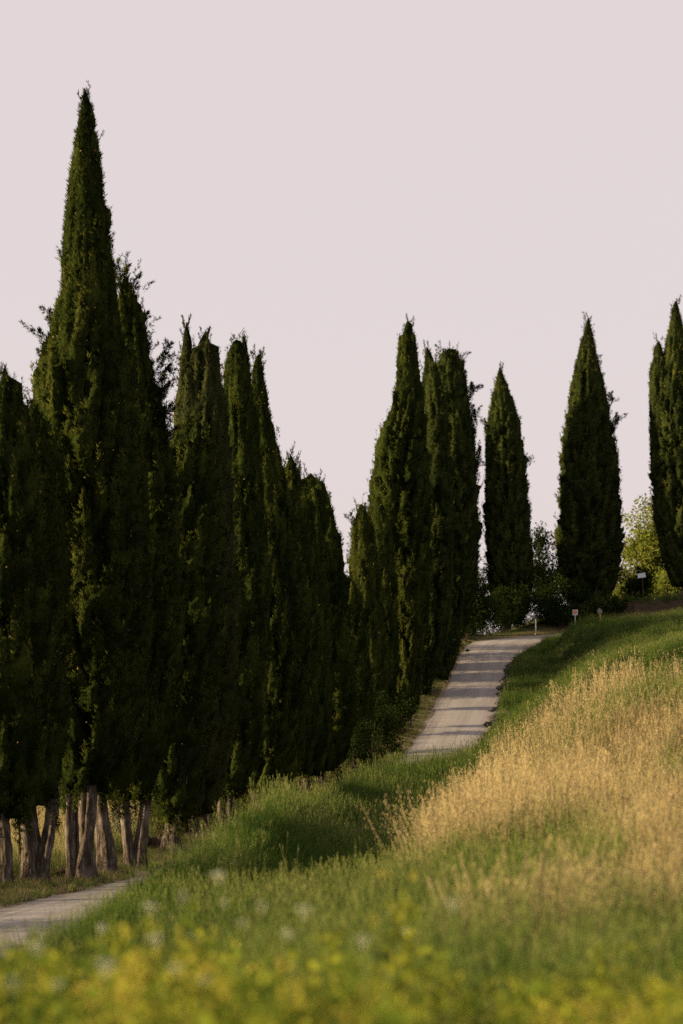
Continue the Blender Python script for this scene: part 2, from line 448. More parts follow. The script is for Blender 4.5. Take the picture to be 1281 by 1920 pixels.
def ground(X, Y, full=False):
    X = np.asarray(X, float).ravel(); Y = np.asarray(Y, float).ravel()
    d, zr = road_coords(X, Y)
    fr = field(X, Y)
    hr = zr + (fr - zr) * smooth((d - 2.15) / (1.9 + 0.8 * smooth((Y - 150) / 40)))
    hr = np.where(d > 2.1, np.maximum(hr, zr + 0.12 * smooth((d - 2.1) / 0.5)), hr)
    ad = np.abs(d)
    up = smooth((Y - 95) / 60)                                # upslope part: ground falls away to the west
    hl = zr + 0.10 * smooth((ad - 2.1) / 1.2) - up * 0.05 * np.maximum(ad - 4, 0)
    hl = np.maximum(hl, np.minimum(zr, -4.0 + 0 * zr))
    rise = smooth((X - 11) / 14) * smooth((Y - 205) / 12)
    hl = hl + rise * 3.1 * smooth((ad - 2.8) / 5.5) + smooth((Y - 205) / 10) * smooth((16 - X) / 6) * 0.6 * smooth((ad - 2.5) / 4)
    hl = hl - 0.02 * np.maximum(ad - 30, 0) * smooth((Y - 205) / 10)
    h = np.where(d > 0, hr, hl)
    bump = (vnoise(X * 0.35, Y * 0.35, 3) - 0.5) * 0.16 + (vnoise(X * 1.3, Y * 1.3, 5) - 0.5) * 0.05
    h = h + bump * smooth((ad - 2.3) / 1.5)
    h = np.where(ad < 2.15, zr - 0.07, h)
    if full: return h, d, zr
    return h
def g1(x, y): return float(ground([x], [y])[0])

def dryness(X, Y, d):
    """0 green, 1 straw: the golden oat field, the field west of the row, dry verges"""
    bx = np.interp(Y, [0, 12, 22, 32, 40, 45, 49, 54], [2.2, 1.1, 1.0, 1.8, 2.8, 3.5, 4.3, 8.2])
    nz = (vnoise(X * 0.8 + 9, Y * 0.33, 11) - 0.5)
    w = 1.9 + 0.03 * Y
    gold = smooth((X - bx + 0.3 + nz * 4.5) / w) * smooth((57 - Y) / 5)
    gold *= 0.82 + 0.18 * smooth((Y - 14) / 14)
    gold *= 0.70 + 1.1 * (vnoise(X * 0.9 + 3, Y * 0.30, 21) - 0.38)
    west = smooth((-d - 4.0) / 2.0) * (0.72 + 0.25 * (vnoise(X * .3, Y * .2, 4)))
    west = np.where(Y > 190, west * 0.1, west)
    verge = smooth((-d - 1.9) / 0.3) * smooth((5.5 + d) / 1.5) * 0.55
    bank = smooth((3.2 - d) / 1.0) * (d > 0) * 0.25 * (Y > 60)
    patch = 0.12 * smooth((vnoise(X * 0.5, Y * 0.14, 31) - 0.5) * 4) * (d > 0)
    return np.clip(np.maximum.reduce([gold, west, verge, bank + patch]), 0, 1)

def axis(segs):
    out = [segs[0][0]]
    for a, b, st in segs:
        n = max(1, int(round((b - a) / st))); out += list(a + (b - a) * (np.arange(n) + 1) / n)
    return np.array(out)
gx = axis([(-2600, -400, 440), (-400, -80, 64), (-80, -24, 5.6), (-24, -13, 1.0), (-13, 26, 0.42), (26, 44, 0.9), (44, 80, 6), (80, 400, 64), (400, 2600, 440)])
gy = axis([(-600, -40, 112), (-40, 0, 8), (0, 240, 0.75), (240, 300, 5), (300, 600, 50), (600, 3600, 500)])
GX, GY = np.meshgrid(gx, gy, indexing='ij')
gh, gd, gz = ground(GX.ravel(), GY.ravel(), True)
nx, ny = len(gx), len(gy)
ii = (np.arange(nx - 1)[:, None] * ny + np.arange(ny - 1)[None, :]).ravel()
quads = np.stack([ii, ii + ny, ii + ny + 1, ii + 1], 1)
gxf, gyf = GX.ravel(), GY.ravel()
dirt = np.clip(smooth((3.3 - np.abs(gd)) / 1.2) * 0.85, 0, 1)
dirt = np.maximum(dirt, smooth((6.0 + gd) / 2.5) * smooth((-gd - 2) / 0.5) * 0.45)
dirt = dirt * (1 - 0.85 * smooth((gyf - 203) / 6) * (gd < -2))
red = smooth((gyf - 214) / 5) * smooth((gxf - 17) / 5) * (gd < -2.4) * 0.95
dr = dryness(gxf, gyf, gd)
ground_o = obj('ground', mesh_from('ground', np.stack([gxf, gyf, gh], 1), [quads], [M['ground']],
               {'dry': dr, 'dirt': dirt, 'red': red}, smooth=True))
tag(ground_o, 'grassy hillside ground sloping down to the road', 'ground', kind='structure')

# road sheet with slightly ragged edges
cols = np.array([-2.0, -1.85, -1.4, -0.8, -0.3, 0.3, 0.8, 1.4, 1.85, 2.0])
nr = len(RC)
jl = (vnoise(RS * 0.55, RS * 0, 41) - 0.5) * 0.45; jr = (vnoise(RS * 0.7, RS * 0 + 5, 42) - 0.5) * 0.5
lat = np.repeat(cols[None, :], nr, 0)
lat[:, 0] += jl; lat[:, 1] += jl * 0.8; lat[:, -1] += jr; lat[:, -2] += jr * 0.8
fl_ = flare(RC[:, 1], RC[:, 0])
widen = 1 + 0.20 * np.exp(-((RC[:, 1] - 216) / 9.0) ** 2) * smooth((30 - RC[:, 0]) / 8)
lat *= widen[:, None]
lat[:, 5:] += fl_[:, None] * np.array([0.15, 0.4, 0.7, 0.95, 1.0])
RV = np.empty((nr, len(cols), 3))
RV[:, :, 0] = RC[:, None, 0] + right2[:, None, 0] * lat
RV[:, :, 1] = RC[:, None, 1] + right2[:, None, 1] * lat
RV[:, :, 2] = RC[:, None, 2] + 0.035 - 0.010 * np.minimum(np.abs(lat), 2.2) ** 2
nc = len(cols); i0 = (np.arange(nr - 1)[:, None] * nc + np.arange(nc - 1)[None, :]).ravel()
road_o = obj('road', mesh_from('road', RV.reshape(-1, 3), [np.stack([i0, i0 + 1, i0 + nc + 1, i0 + nc], 1)], [M['road']],
             {'lat': lat.ravel(), 'lon': np.repeat(RS, nc)}, smooth=True))
tag(road_o, 'pale dusty road climbing the hill and bending behind the bank', 'road', kind='structure')

# broken asphalt lip along the right edge of the climbing road
mb = MB(); rr = np.random.default_rng(5)
for i in range(nr):
    if not (105 < RC[i, 1] < 216 and RC[i, 0] < 18): continue
    for q in range(16):
        o_ = HALF * widen[i] + fl_[i] + rr.uniform(0.0, 0.30) + jr[i]
        s_ = rr.uniform(-0.6, 0.6)
        c = RC[i, :2] + right2[i] * o_ + tan2[i] * s_
        sz_ = rr.uniform(0.08, 0.24, 3) * (1, 1.6, 0.5)
        V = np.array([[x, y, z] for x in (-.5, .5) for y in (-.5, .5) for z in (-.5, .5)]) * sz_ + rr.normal(0, 0.035, (8, 3))
        a_ = rr.uniform(0, 3); V = np.stack([V[:, 0] * math.cos(a_) - V[:, 1] * math.sin(a_), V[:, 0] * math.sin(a_) + V[:, 1] * math.cos(a_), V[:, 2]], 1)
        mb.add(V + (c[0], c[1], RC[i, 2] + rr.uniform(-0.04, 0.07)), [[0, 1, 3, 2], [4, 6, 7, 5], [0, 4, 5, 1], [2, 3, 7, 6], [0, 2, 6, 4], [1, 5, 7, 3]])
tag(obj('broken_edge', mb.mesh('broken_edge', [M['asphalt']]), road_o), kind='stuff')

# ------------------------------------------------------------------ cypress trees
def sprays(P, D, Lg, r, tint, No, w=0.17, fan=0.5, soft=0.88):
    """three-bladed scale-leaf fronds -> verts, quads, tint, shading normals (rounded towards the tuft's outside)"""
    n = len(P)
    rv = nrm(r.normal(size=(n, 3))); Sd = nrm(np.cross(D, rv)); Nn = np.cross(D, Sd)
    fl = np.where((Nn * No).sum(1) < 0, -1.0, 1.0)[:, None]; Sd = Sd * fl; Nn = Nn * fl
    V = np.empty((n, 2, 4, 3))
    for k, a in enumerate((0.35 * fan, -0.8 * fan)):
        d = D * math.cos(a) + Sd * math.sin(a); s = Sd * math.cos(a) - D * math.sin(a)
        l = (Lg * (1.0 if k == 0 else 0.72))[:, None]
        lift = Nn * (0.06 if k == 0 else 0.14) * l
        V[:, k, 0] = P
        V[:, k, 1] = P + d * l * 0.45 - s * l * w * 0.5 + lift * .4
        V[:, k, 2] = P + d * l + lift
        V[:, k, 3] = P + d * l * 0.45 + s * l * w * 0.5 + lift * .4
    V = V.reshape(-1, 3)
    nn = nrm(No * soft + Nn * (1 - soft))
    return V, np.arange(len(V)).reshape(-1, 4), np.repeat(tint, 8), np.repeat(nn, 8, 0)

def plume_cloud(prof, r, n_spray, Lg, plume_len, plume_w, spread=0.0, cov_bottom=0.0):
    """prof rows: z, centre x, radius. Returns spray positions, directions and outwardness"""
    z, cx, rad = prof.T
    zz = np.linspace(z.min(), z.max(), 400); rr_ = np.interp(zz, z, rad)
    pdf = rr_ + 0.22 * rad.max(); cdf = np.cumsum(pdf); cdf /= cdf[-1]
    area = np.trapz(2 * np.pi * rr_, zz)
    plume_w = plume_w * 0.82
    npl = int(max(14, area / (plume_len * plume_w * 0.85)))
    zc = np.interp((np.arange(npl) + r.random(npl)) / npl, cdf, zz); th = (np.arange(npl) * 2.399963 + r.normal(0, 0.35, npl))
    Lp = plume_len * r.uniform(0.5, 1.7, npl); Wp = plume_w * r.uniform(0.6, 1.5, npl)
    z1 = np.minimum(zc + Lp * 0.5, z.max() + 0.05 - r.random(npl) ** 0.6 * np.maximum(1.3 * np.interp(z.max() - 0.3, z, rad), 0.6 * Lp)); z1[-1] = z.max() + 0.05; Wp[-1] = 0.12; z0 = z1 - Lp
    z0 = np.maximum(z0, z.min() - r.uniform(-0.2, 0.35, npl) * plume_len)
    Wp = np.minimum(Wp, 0.04 + 0.5 * np.interp(zc, z, rad))
    R1 = np.interp(z1, z, rad); R0 = np.interp(z0, z, rad); Rm = np.interp(zc, z, rad)
    lump = r.normal(0.0, 0.09, npl) + 0.42 * (vnoise(zc / (plume_len * 1.3) + 7, th * 1.2 + 3, int(r.integers(0, 999))) - 0.5)
    lump = np.clip(lump, -0.32, 0.11)
    stick = np.where(r.random(npl) < 0.08, r.uniform(0.2, 0.7, npl) * Wp, 0)
    rt = np.maximum(R1 * (1.08 + lump) - Wp * 0.72 - 0.25 * Lg + stick, 0.015); rb = np.maximum(np.minimum(R0, Rm * 1.1) * 0.84 - Wp * 0.5 - 0.2 * Lg, 0.02)
    if spread > 0:
        out_ = r.random(npl) < 0.75
        rt = np.where(out_, Rm * r.uniform(0.80, 1.12, npl), rt); rb = np.where(out_, Rm * (0.78 - 0.55 * spread), rb)
    u = np.stack([np.cos(th), np.sin(th), 0 * th], 1)
    A = u * rb[:, None]; A[:, 2] = z0; A[:, 0] += np.interp(z0, z, cx)
    B = u * rt[:, None]; B[:, 2] = z1; B[:, 0] += np.interp(z1, z, cx)
    ax = nrm(B - A)
    wgt = Lp * Wp; per = r.choice(npl, size=n_spray, p=wgt / wgt.sum())
    t_ = r.random(n_spray) ** 0.85
    ph = r.uniform(0, 2 * np.pi, n_spray)
    e1 = nrm(np.cross(ax, np.array([0.2, 0.1, 1.0]) + r.normal(0, .05, (npl, 3)))); e2 = np.cross(ax, e1)
    off = e1[per] * np.cos(ph)[:, None] + e2[per] * np.sin(ph)[:, None]
    uo = u[per]; dt = (off * uo).sum(1); flip = dt < -0.35
    off[flip] = off[flip] - 2 * dt[flip, None] * uo[flip]
    ww = Wp[per] * np.minimum(1, 0.35 + t_ * 3) * (1 - t_ ** 1.8) ** 0.85 * (0.70 + 0.42 * r.random(n_spray))
    P = A[per] + (B - A)[per] * t_[:, None] + off * ww[:, None]
    D = nrm(ax[per] * 0.9 + off * r.uniform(0.15, 0.9, n_spray)[:, None] + r.normal(0, 0.22, (n_spray, 3)) + np.array([0, 0, 0.25]))
    ptint = np.clip(r.normal(0.45, 0.25, npl), 0, 1)
    ti = np.clip(ptint[per] * 0.6 + 0.34 * t_ + r.normal(0.04, 0.09, n_spray), 0, 1)
    No = nrm(off * 0.75 + uo * 0.55 + ax[per] * 0.15 + 0.25 * (t_ ** 3)[:, None] * ax[per])
    # thin even layer over the whole surface so that no bare patch is left between the plumes
    m_ = int(n_spray * 0.15)
    z2 = np.interp(r.random(m_), cdf, zz); a2 = r.uniform(0, 2 * np.pi, m_); q2 = np.maximum(np.interp(z2, z, rad) * r.uniform(0.74, 0.93, m_) - 0.3 * Lg, 0.02)
    u2 = np.stack([np.cos(a2), np.sin(a2), 0 * a2], 1); P2 = u2 * q2[:, None]; P2[:, 2] = z2; P2[:, 0] += np.interp(z2, z, cx)
    D2 = nrm(np.array([0, 0, 0.9]) + u2 * r.uniform(0.1, 0.8, m_)[:, None] + r.normal(0, 0.25, (m_, 3)))
    P2[:, 2] -= 0.0
    P[:m_], D[:m_], ti[:m_], No[:m_] = P2, D2, np.clip(r.normal(0.30, 0.16, m_), 0, 1), nrm(u2 + r.normal(0, .25, (m_, 3)))
    return P, D, ti, No, (z0, z1, th, Wp, rb, rt, ptint)

def core_mesh(prof, r, pl, k=0.72, far=False):
    """dense leafy body: the union of packed upright plumes as a height field round the stem, real relief and clefts"""
    z, cx, rad = prof.T; z0, z1, th_, Wp, rb, rt, pt = pl
    H = z.max() - z.min(); n = int(np.clip(rad.max() * 2 * np.pi / (Wp.mean() * 0.55), 28, 72)); nz = int(np.clip(H / (0.16 if far else 0.12), 36, 170))
    zz = np.linspace(z.min() - 0.1, z.max() + 0.02, nz); th = np.linspace(0, 2 * np.pi, n, endpoint=False)
    rl = np.interp(zz, z, rad)
    x = np.clip((z.max() - zz) / (0.25 + 1.1 * rl), 0, 1); dome = np.sqrt(np.maximum(1 - (1 - x) ** 2, 0))
    xb = np.clip((zz - z.min()) / (0.25 + 0.8 * rl), 0, 1); dome = dome * np.sqrt(1 - (1 - xb) ** 2 * 0.95)
    Rg = np.repeat((rl * dome * k)[:, None], n, 1); Tn = np.full((nz, n), 0.02)  # near-black base tint makes the gaps between plumes read as shade
    dz = zz[1] - zz[0]
    for j in range(len(z0)):
        i0 = max(0, int((z0[j] - zz[0]) / dz) + 1); i1 = min(nz, int((z1[j] - zz[0]) / dz) + 1)
        if i1 <= i0: continue
        t_ = np.clip((zz[i0:i1] - z0[j]) / max(z1[j] - z0[j], 1e-3), 0, 1)
        w = 0.90 * Wp[j] * np.minimum(1, 0.35 + 3 * t_) * (1 - t_ ** 1.8) ** 0.85; ax = rb[j] + (rt[j] - rb[j]) * t_
        s_ = np.maximum(ax, 0.08)[:, None] * ((th[None, :] - th_[j] + np.pi) % (2 * np.pi) - np.pi)
        q = w[:, None] ** 2 - s_ ** 2
        o_ = np.where(q > 0, ax[:, None] + np.sqrt(np.maximum(q, 0)), 0)
        m_ = o_ > Rg[i0:i1]
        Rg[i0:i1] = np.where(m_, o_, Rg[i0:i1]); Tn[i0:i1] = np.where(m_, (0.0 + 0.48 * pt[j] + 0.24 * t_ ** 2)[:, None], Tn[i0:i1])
    Rg = np.maximum(Rg * (1 + r.normal(0, 0.022, Rg.shape)), 0.012)
    V = np.stack([np.interp(zz, z, cx)[:, None] + Rg * np.cos(th), Rg * np.sin(th), np.repeat(zz[:, None], n, 1) + r.normal(0, .02, (nz, n))], -1)
    du = np.roll(V, -1, 1) - np.roll(V, 1, 1); dv = np.gradient(V, axis=0); nn = nrm(np.cross(du, dv)).reshape(-1, 3)
    nn = nrm(nn + r.normal(0, 0.16, nn.shape)); V = V.reshape(-1, 3)
    i = np.arange(nz - 1)[:, None] * n; j = np.arange(n)[None, :]; kx = (j + 1) % n
    Q = np.stack([i + j, i + kx, i + n + kx, i + n + j], -1).reshape(-1, 4)
    V = np.vstack([V, [[np.interp(zz[0], z, cx), 0, zz[0]]], [[np.interp(zz[-1], z, cx), 0, zz[-1] + 0.03]]]); nn = np.vstack([nn, [[0, 0, -1.0]], [[0, 0, 1.0]]])
    b, tp = len(V) - 2, len(V) - 1; m_ = (nz - 1) * n
    T = [[b, int((q + 1) % n), q] for q in range(n)] + [[tp, m_ + q, m_ + (q + 1) % n] for q in range(n)]
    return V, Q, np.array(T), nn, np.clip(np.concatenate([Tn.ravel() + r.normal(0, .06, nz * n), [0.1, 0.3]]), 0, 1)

def u_(a): return np.array([math.cos(a), math.sin(a), 0.3])

def trunk_mesh(name, h, stems, r, lean=0.0, n=18, nz=22, limbs=5, limb_z=1.8, crown_r=1.2):
    """stems: list of (dx, dy, radius); fluted, flared at the foot, tapering upwards"""
    mb = MB()
    for k, (dx, dy, rad) in enumerate(stems):
        g0, gn = r.uniform(0, 6.28), r.uniform(0.05, 0.14)
        top = h if k == 0 else h * r.uniform(0.35, 0.6)
        zz = np.concatenate([np.linspace(-0.35, 3.0, nz), np.linspace(3.4, top, 8)]); th = np.linspace(0, 2 * np.pi, n, endpoint=False)
        tap = np.interp(zz, [-0.35, 0.0, 0.35, 1.2, 3.0, top], [1.95, 1.62, 1.25, 1.0, 0.90, 0.15])
        fl = 1 + 0.17 * np.sin(th * r.integers(3, 6) + r.uniform(0, 6) + 0.25 * zz[:, None]) + 0.07 * np.sin(th * 9 + zz[:, None] * 0.8 + r.uniform(0, 6)) + r.normal(0, 0.045, (len(zz), n))
        rr_ = rad * tap[:, None] * fl
        px_ = dx * np.interp(zz, [0, 3.0, top], [0.55, 1.15, 0.5]) + lean * zz / h + gn * np.sin(zz * 1.25 + g0 + k * 1.7) - gn * np.sin(g0 + k * 1.7); py_ = dy * np.interp(zz, [0, 3.0, top], [0.55, 1.15, 0.5]) + 0.05 * np.cos(zz * 0.8 + k)
        V = np.stack([px_[:, None] + rr_ * np.cos(th), py_[:, None] + rr_ * np.sin(th), np.repeat(zz[:, None], n, 1)], -1).reshape(-1, 3)
        i = np.arange(len(zz) - 1)[:, None] * n; j = np.arange(n)[None, :]; kx = (j + 1) % n
        mb.add(V, np.stack([i + j, i + kx, i + n + kx, i + n + j], -1).reshape(-1, 4))
    rad = stems[0][2]
    for q in range(limbs):
        a = r.uniform(0, 6.28); z0 = limb_z + r.uniform(-0.4, 1.6) + q * 0.3; ln = r.uniform(1.2, 2.4)
        s_ = np.linspace(0, 1, 6)
        reach = crown_r * 0.7
        P = np.stack([np.cos(a) * (rad * 0.6 + reach * s_ ** 0.8), np.sin(a) * (rad * 0.6 + reach * s_ ** 0.8), z0 + ln * s_ ** 1.3], 1)
        mb.tube(P, np.interp(s_, [0, 1], [rad * 0.26, 0.02]), 7)
    return mb.mesh(name, [M['bark']], True)

TREES = []
def cypress(label, Y, base_px, prof_px, spray=0.14, n=20000, pl=1.5, pw=0.30, mat_='cypress', spread=0.0, stems=None,
            leaders=(), cones=0, lumps=(), seed=0, group=None, core=0.72, name='cypress_tree', limbs=5, wisps=10, boughs=(), deep=1.0, shoots=26):
    r = np.random.default_rng(100 + seed)
    n = int(n * 0.86); spray *= 0.95
    bx = (base_px - PX0) / F * Y
    bz = g1(bx, Y)
    o = thing(name, label, 'tree', (bx, Y, bz - 0.02), group)
    def conv(pp):
        a = np.array(pp, float)
        z = (PYH - a[:, 0]) / F * Y - bz
        l_ = (a[:, 1] - PX0) / F * Y - bx; r_ = (a[:, 2] - PX0) / F * Y - bx
        p = np.stack([z, (l_ + r_) / 2, np.maximum((r_ - l_) / 2, 0.04)], 1)
        return p[np.argsort(p[:, 0])]
    main = conv(prof_px)
    parts = [(main, 1.0)] + [(conv(l), 1.0) for l in leaders]
    areas = [np.trapz(p[:, 2], p[:, 0]) for p, _ in parts]
    tot = sum(areas)
    Vs, Qs, Ts, Tr, mi_q, Ns, off = [], [], [], [], [], [], 0
    for (p, _), a_ in zip(parts, areas):
        k = 1.0 if p is main else 0.8
        P, D, ti, No, plm = plume_cloud(p, r, int(n * a_ / tot), spray, pl * k, pw * k, spread if p is main else 0)
        V, Q, tt, nn = sprays(P, D, spray * r.uniform(0.7, 1.35, len(P)), r, ti, No)
        Ns.append(nn); Vs.append(V); Qs.append(Q + off); Ts.append(tt); mi_q.append(np.zeros(len(Q), int)); off += len(V)
        V, Q, T, nn, tt = core_mesh(p, r, plm, core, spray > 0.16)
        Ns.append(nn); Vs.append(V); Qs.append(Q + off); Tr.append(T + off); Ts.append(tt); mi_q.append(np.zeros(len(Q), int)); off += len(V)
    # loose twig tips standing out of the outline, mostly near the top
    P, D, NO = [], [], []
    for p, _ in parts:
        zt = p[-1, 0]
        for q in range(wisps):
            z_ = zt - abs(r.normal(0, 0.9)) * (0.3 if q < 4 else 3.0); a = r.uniform(0, 6.28)
            rr_ = np.interp(z_, p[:, 0], p[:, 2]); c_ = np.interp(z_, p[:, 0], p[:, 1])
            b0 = np.array([c_ + rr_ * 0.8 * math.cos(a), rr_ * 0.8 * math.sin(a), z_])
            dv = nrm(np.array([math.cos(a) * 0.3, math.sin(a) * 0.3, 1.0]) + r.normal(0, 0.10, 3)); ln = r.uniform(1.2, 3.6) * spray
            for s_ in np.linspace(0, 1, 14):
                P.append(b0 + dv * ln * s_ + r.normal(0, 0.10 * spray, 3)); D.append(nrm(dv + r.normal(0, 0.3, 3))); NO.append(nrm(r.normal(size=3) + u_(a)))
    def tuft(A_, B_, rad, m_):
        """an elongated leafy bough from A_ to B_"""
        t_ = r.random(m_) ** 0.8; ax = nrm(B_ - A_); o_ = r.normal(size=(m_, 3)); o_ = nrm(o_ - (o_ @ ax)[:, None] * ax)
        ww = rad * np.minimum(1, 0.4 + 2.5 * t_) * (1 - t_ ** 2.5) * np.sqrt(r.random(m_)) * (0.75 + 0.35 * np.sin(t_ * 17 + r.uniform(0, 6)))
        P.extend(A_ + (B_ - A_) * t_[:, None] + o_ * ww[:, None]); D.extend(nrm(ax * 0.8 + o_ * r.uniform(.2, .9, m_)[:, None] + r.normal(0, .25, (m_, 3)) + np.array([0, 0, .2]))); NO.extend(o_)
    for (x0, y0, x1, y1, wpx) in boughs:
        dy = r.uniform(-0.35, 0.15)
        A_ = np.array([(x0 - PX0) / F * Y - bx, dy * .5, (PYH - y0) / F * Y - bz]); B_ = np.array([(x1 - PX0) / F * Y - bx, dy, (PYH - y1) / F * Y - bz])
        rad = 1.45 * wpx / F * Y; m_ = int(np.linalg.norm(B_ - A_) * rad * 20 / spray ** 2)
        tuft(A_, B_, rad, m_)
        for q in range(5):
            f_ = r.uniform(0.35, 0.9); C_ = A_ + (B_ - A_) * f_; E_ = C_ + (B_ - A_) * r.uniform(.15, .3) + r.normal(0, 0.35, 3) * np.linalg.norm(B_ - A_) * 0.5
            tuft(C_, E_, rad * 0.5, int(m_ * 0.13))
    if Y < 130:
        for q in range(11):
            a = r.uniform(0, 6.28); zb = main[0, 0] + r.uniform(0.2, 0.7); rr_ = np.interp(zb + 0.3, main[:, 0], main[:, 2]); c_ = np.interp(zb, main[:, 0], main[:, 1])
            A_ = np.array([c_ + 0.45 * rr_ * math.cos(a), 0.45 * rr_ * math.sin(a), zb]); f_ = r.uniform(0.6, 1.15)
            B_ = np.array([c_ + f_ * rr_ * math.cos(a), f_ * rr_ * math.sin(a), zb - r.uniform(0.35, 1.15)])
            tuft(A_, B_, r.uniform(0.12, 0.22), int(np.linalg.norm(B_ - A_) * 3.2 / spray ** 2 * 0.6))
    # upright side shoots that break the outline
    for p, _ in parts:
        Hh = p[-1, 0] - p[0, 0]
        for q in range(int(shoots * (Hh * np.mean(p[:, 2]) / 18.0) ** 0.5) if p is main else int(shoots * 0.3)):
            z_ = p[0, 0] + Hh * (0.12 + 0.86 * r.random() ** 0.8); a = r.uniform(0, 6.28)
            rr_ = np.interp(z_, p[:, 0], p[:, 2]); c_ = np.interp(z_, p[:, 0], p[:, 1]); ln = (0.5 + 0.5 * rr_) * r.uniform(0.6, 1.25)
            A_ = np.array([c_ + 0.72 * rr_ * math.cos(a), 0.72 * rr_ * math.sin(a), z_ - ln * 0.5])
            ro = rr_ * r.uniform(0.94, 1.10) + 0.04
            B_ = np.array([c_ + ro * math.cos(a), ro * math.sin(a), z_ + ln * 0.55]); rad = (0.10 + 0.13 * rr_) * r.uniform(0.7, 1.3)
            tuft(A_, B_, rad, int(ln * rad * 7.5 / spray ** 2))
    for (lpx, lpy, rad_px, dy) in lumps:
        c_ = np.array([(lpx - PX0) / F * Y - bx, dy, (PYH - lpy) / F * Y - bz]); rad = rad_px / F * Y
        inner = np.array([np.interp(c_[2] - rad * 1.6, main[:, 0], main[:, 1]), 0, c_[2] - rad * 1.6])
        for q in range(7):
            A_ = c_ + r.normal(0, .45, 3) * rad - np.array([0, 0, rad * .6]); tuft(A_, A_ + np.array([r.normal(0, .3), r.normal(0, .3), 1.2]) * rad * r.uniform(.9, 1.4), rad * .5, int(60 * max(.4, rad / spray / 3)))
        tuft(inner, c_ + np.array([0, 0, rad * .4]), rad * .5, 160)
    P, D = np.array(P), np.array(D)
    V, Q, tt, nn = sprays(P, D, spray * r.uniform(0.6, 1.25, len(P)), r, np.clip(r.normal(0.45, .2, len(P)), 0, 1), np.array(NO))
    Ns.append(nn); Vs.append(V); Qs.append(Q + off); Ts.append(tt); mi_q.append(np.zeros(len(Q), int)); off += len(V)
    # round seed cones
    if cones:
        zc = r.uniform(main[0, 0] + 1.5, main[-1, 0] - 1.0, cones); a = r.uniform(0, 6.28, cones)
        rr_ = np.interp(zc, main[:, 0], main[:, 2]) * r.uniform(0.9, 1.06, cones)
        C = np.stack([np.interp(zc, main[:, 0], main[:, 1]) + rr_ * np.cos(a), rr_ * np.sin(a), zc], 1)
        oc = np.array([[1, 0, 0], [-1, 0, 0], [0, 1, 0], [0, -1, 0], [0, 0, 1], [0, 0, -1]]) * 0.022
        V = (C[:, None, :] + oc[None] * r.uniform(0.7, 1.3, (cones, 1, 1))).reshape(-1, 3)
        tf = np.array([[0, 2, 4], [2, 1, 4], [1, 3, 4], [3, 0, 4], [2, 0, 5], [1, 2, 5], [3, 1, 5], [0, 3, 5]])
        Tc = (np.arange(cones)[:, None, None] * 6 + tf[None]).reshape(-1, 3) + off
        Ns.append(np.tile(nrm(oc), (cones, 1))); Vs.append(V); Ts.append(np.zeros(len(V))); off += len(V)
    nq = np.concatenate(mi_q)
    T = np.vstack(Tr); mi = [nq, np.zeros(len(T), int)]
    if cones: T = np.vstack([T, Tc]); mi.append(np.full(len(Tc), 2))
    AV = np.vstack(Vs); AV[:, 1] *= deep  # crown stretched in depth so its cast shade leaves fewer sunny gaps
    me = mesh_from('crown', AV, [np.vstack(Qs), T], [M[mat_], M['bark_dark'], M['cone']],
                   {'tint': np.concatenate(Ts)}, mat_idx=np.concatenate(mi), smooth=True, normals=np.vstack(Ns))
    obj('crown', me, o)
    H = main[-1, 0]
    if stems is None: stems = [(0, 0, 0.24)]
    tr = trunk_mesh('trunk', H * 0.93, stems, r, lean=np.interp(H * .9, main[:, 0], main[:, 1]), limbs=limbs, limb_z=max(1.2, main[0, 0]), crown_r=main[1, 2])
    obj('trunk', tr, o)
    TREES.append(o)
    return o

# --- the avenue row, from the nearest tree uphill
cypress('unseen cypress added past the near end of the row to shade the lawn', 52.5, -95,  # out of view, added to cast shade across the lawn
        [(640, -100, -90), (720, -115, -78), (900, -140, -55), (1200, -150, -45), (1450, -140, -50), (1530, -125, -75)],
        n=5000, pl=1.3, spray=0.2, stems=[(0, 0, 0.2)], seed=26, spread=0.2)
cypress('dark cypress cut by the left photo edge, its slim trunk on the roadside verge', 57.0, 4,
        [(688, 6, 13), (720, -6, 28), (760, -22, 44), (900, -50, 80), (1200, -75, 108), (1420, -65, 92), (1525, -35, 44)],
        n=19000, pl=1.2, pw=0.24, stems=[(0, 0, 0.15), (-0.3, 0.2, 0.12)], cones=60, seed=1, spread=0.3)
cypress('thick-trunked cypress with low rounded top just in front of the tallest cypress', 58.5, 63,
        [(752, 54, 68), (800, 38, 94), (900, 18, 114), (1200, -4, 132), (1400, 8, 126), (1500, 30, 100)],
        n=19000, pl=1.2, pw=0.24, stems=[(0.02, 0, 0.22), (-0.26, 0.0, 0.14), (0.26, 0.05, 0.15)], cones=80, seed=2, spread=0.25)
cypress('tallest cypress with long narrow spire and stout grey fluted trunk', 61.5, 152,
        [(168, 156, 162), (200, 148, 177), (300, 132, 191), (350, 127, 197), (450, 115, 209), (555, 112, 217), (585, 98, 226),
         (640, 76, 240), (750, 64, 250), (900, 64, 266), (1100, 70, 278), (1300, 78, 278), (1420, 92, 252), (1475, 118, 205)],
        n=54000, pl=1.1, pw=0.19, stems=[(-0.05, 0.05, 0.24), (0.24, -0.06, 0.19), (-0.28, -0.02, 0.14), (0.08, -0.18, 0.15)], cones=110, seed=3, spray=0.13,
        boughs=[(110, 700, 76, 620, 9), (120, 660, 92, 580, 10), (140, 640, 145, 548, 12), (165, 640, 168, 545, 11), (180, 700, 192, 600, 12)])
cypress('dark cypress with a single slim trunk close behind the tallest one', 65.0, 198,
        [(600, 205, 222), (700, 185, 250), (900, 165, 275), (1150, 160, 288), (1380, 165, 270), (1490, 185, 225)],
        n=12000, pl=1.3, pw=0.24, stems=[(0, 0, 0.19)], seed=27, spread=0.2, spray=0.15)
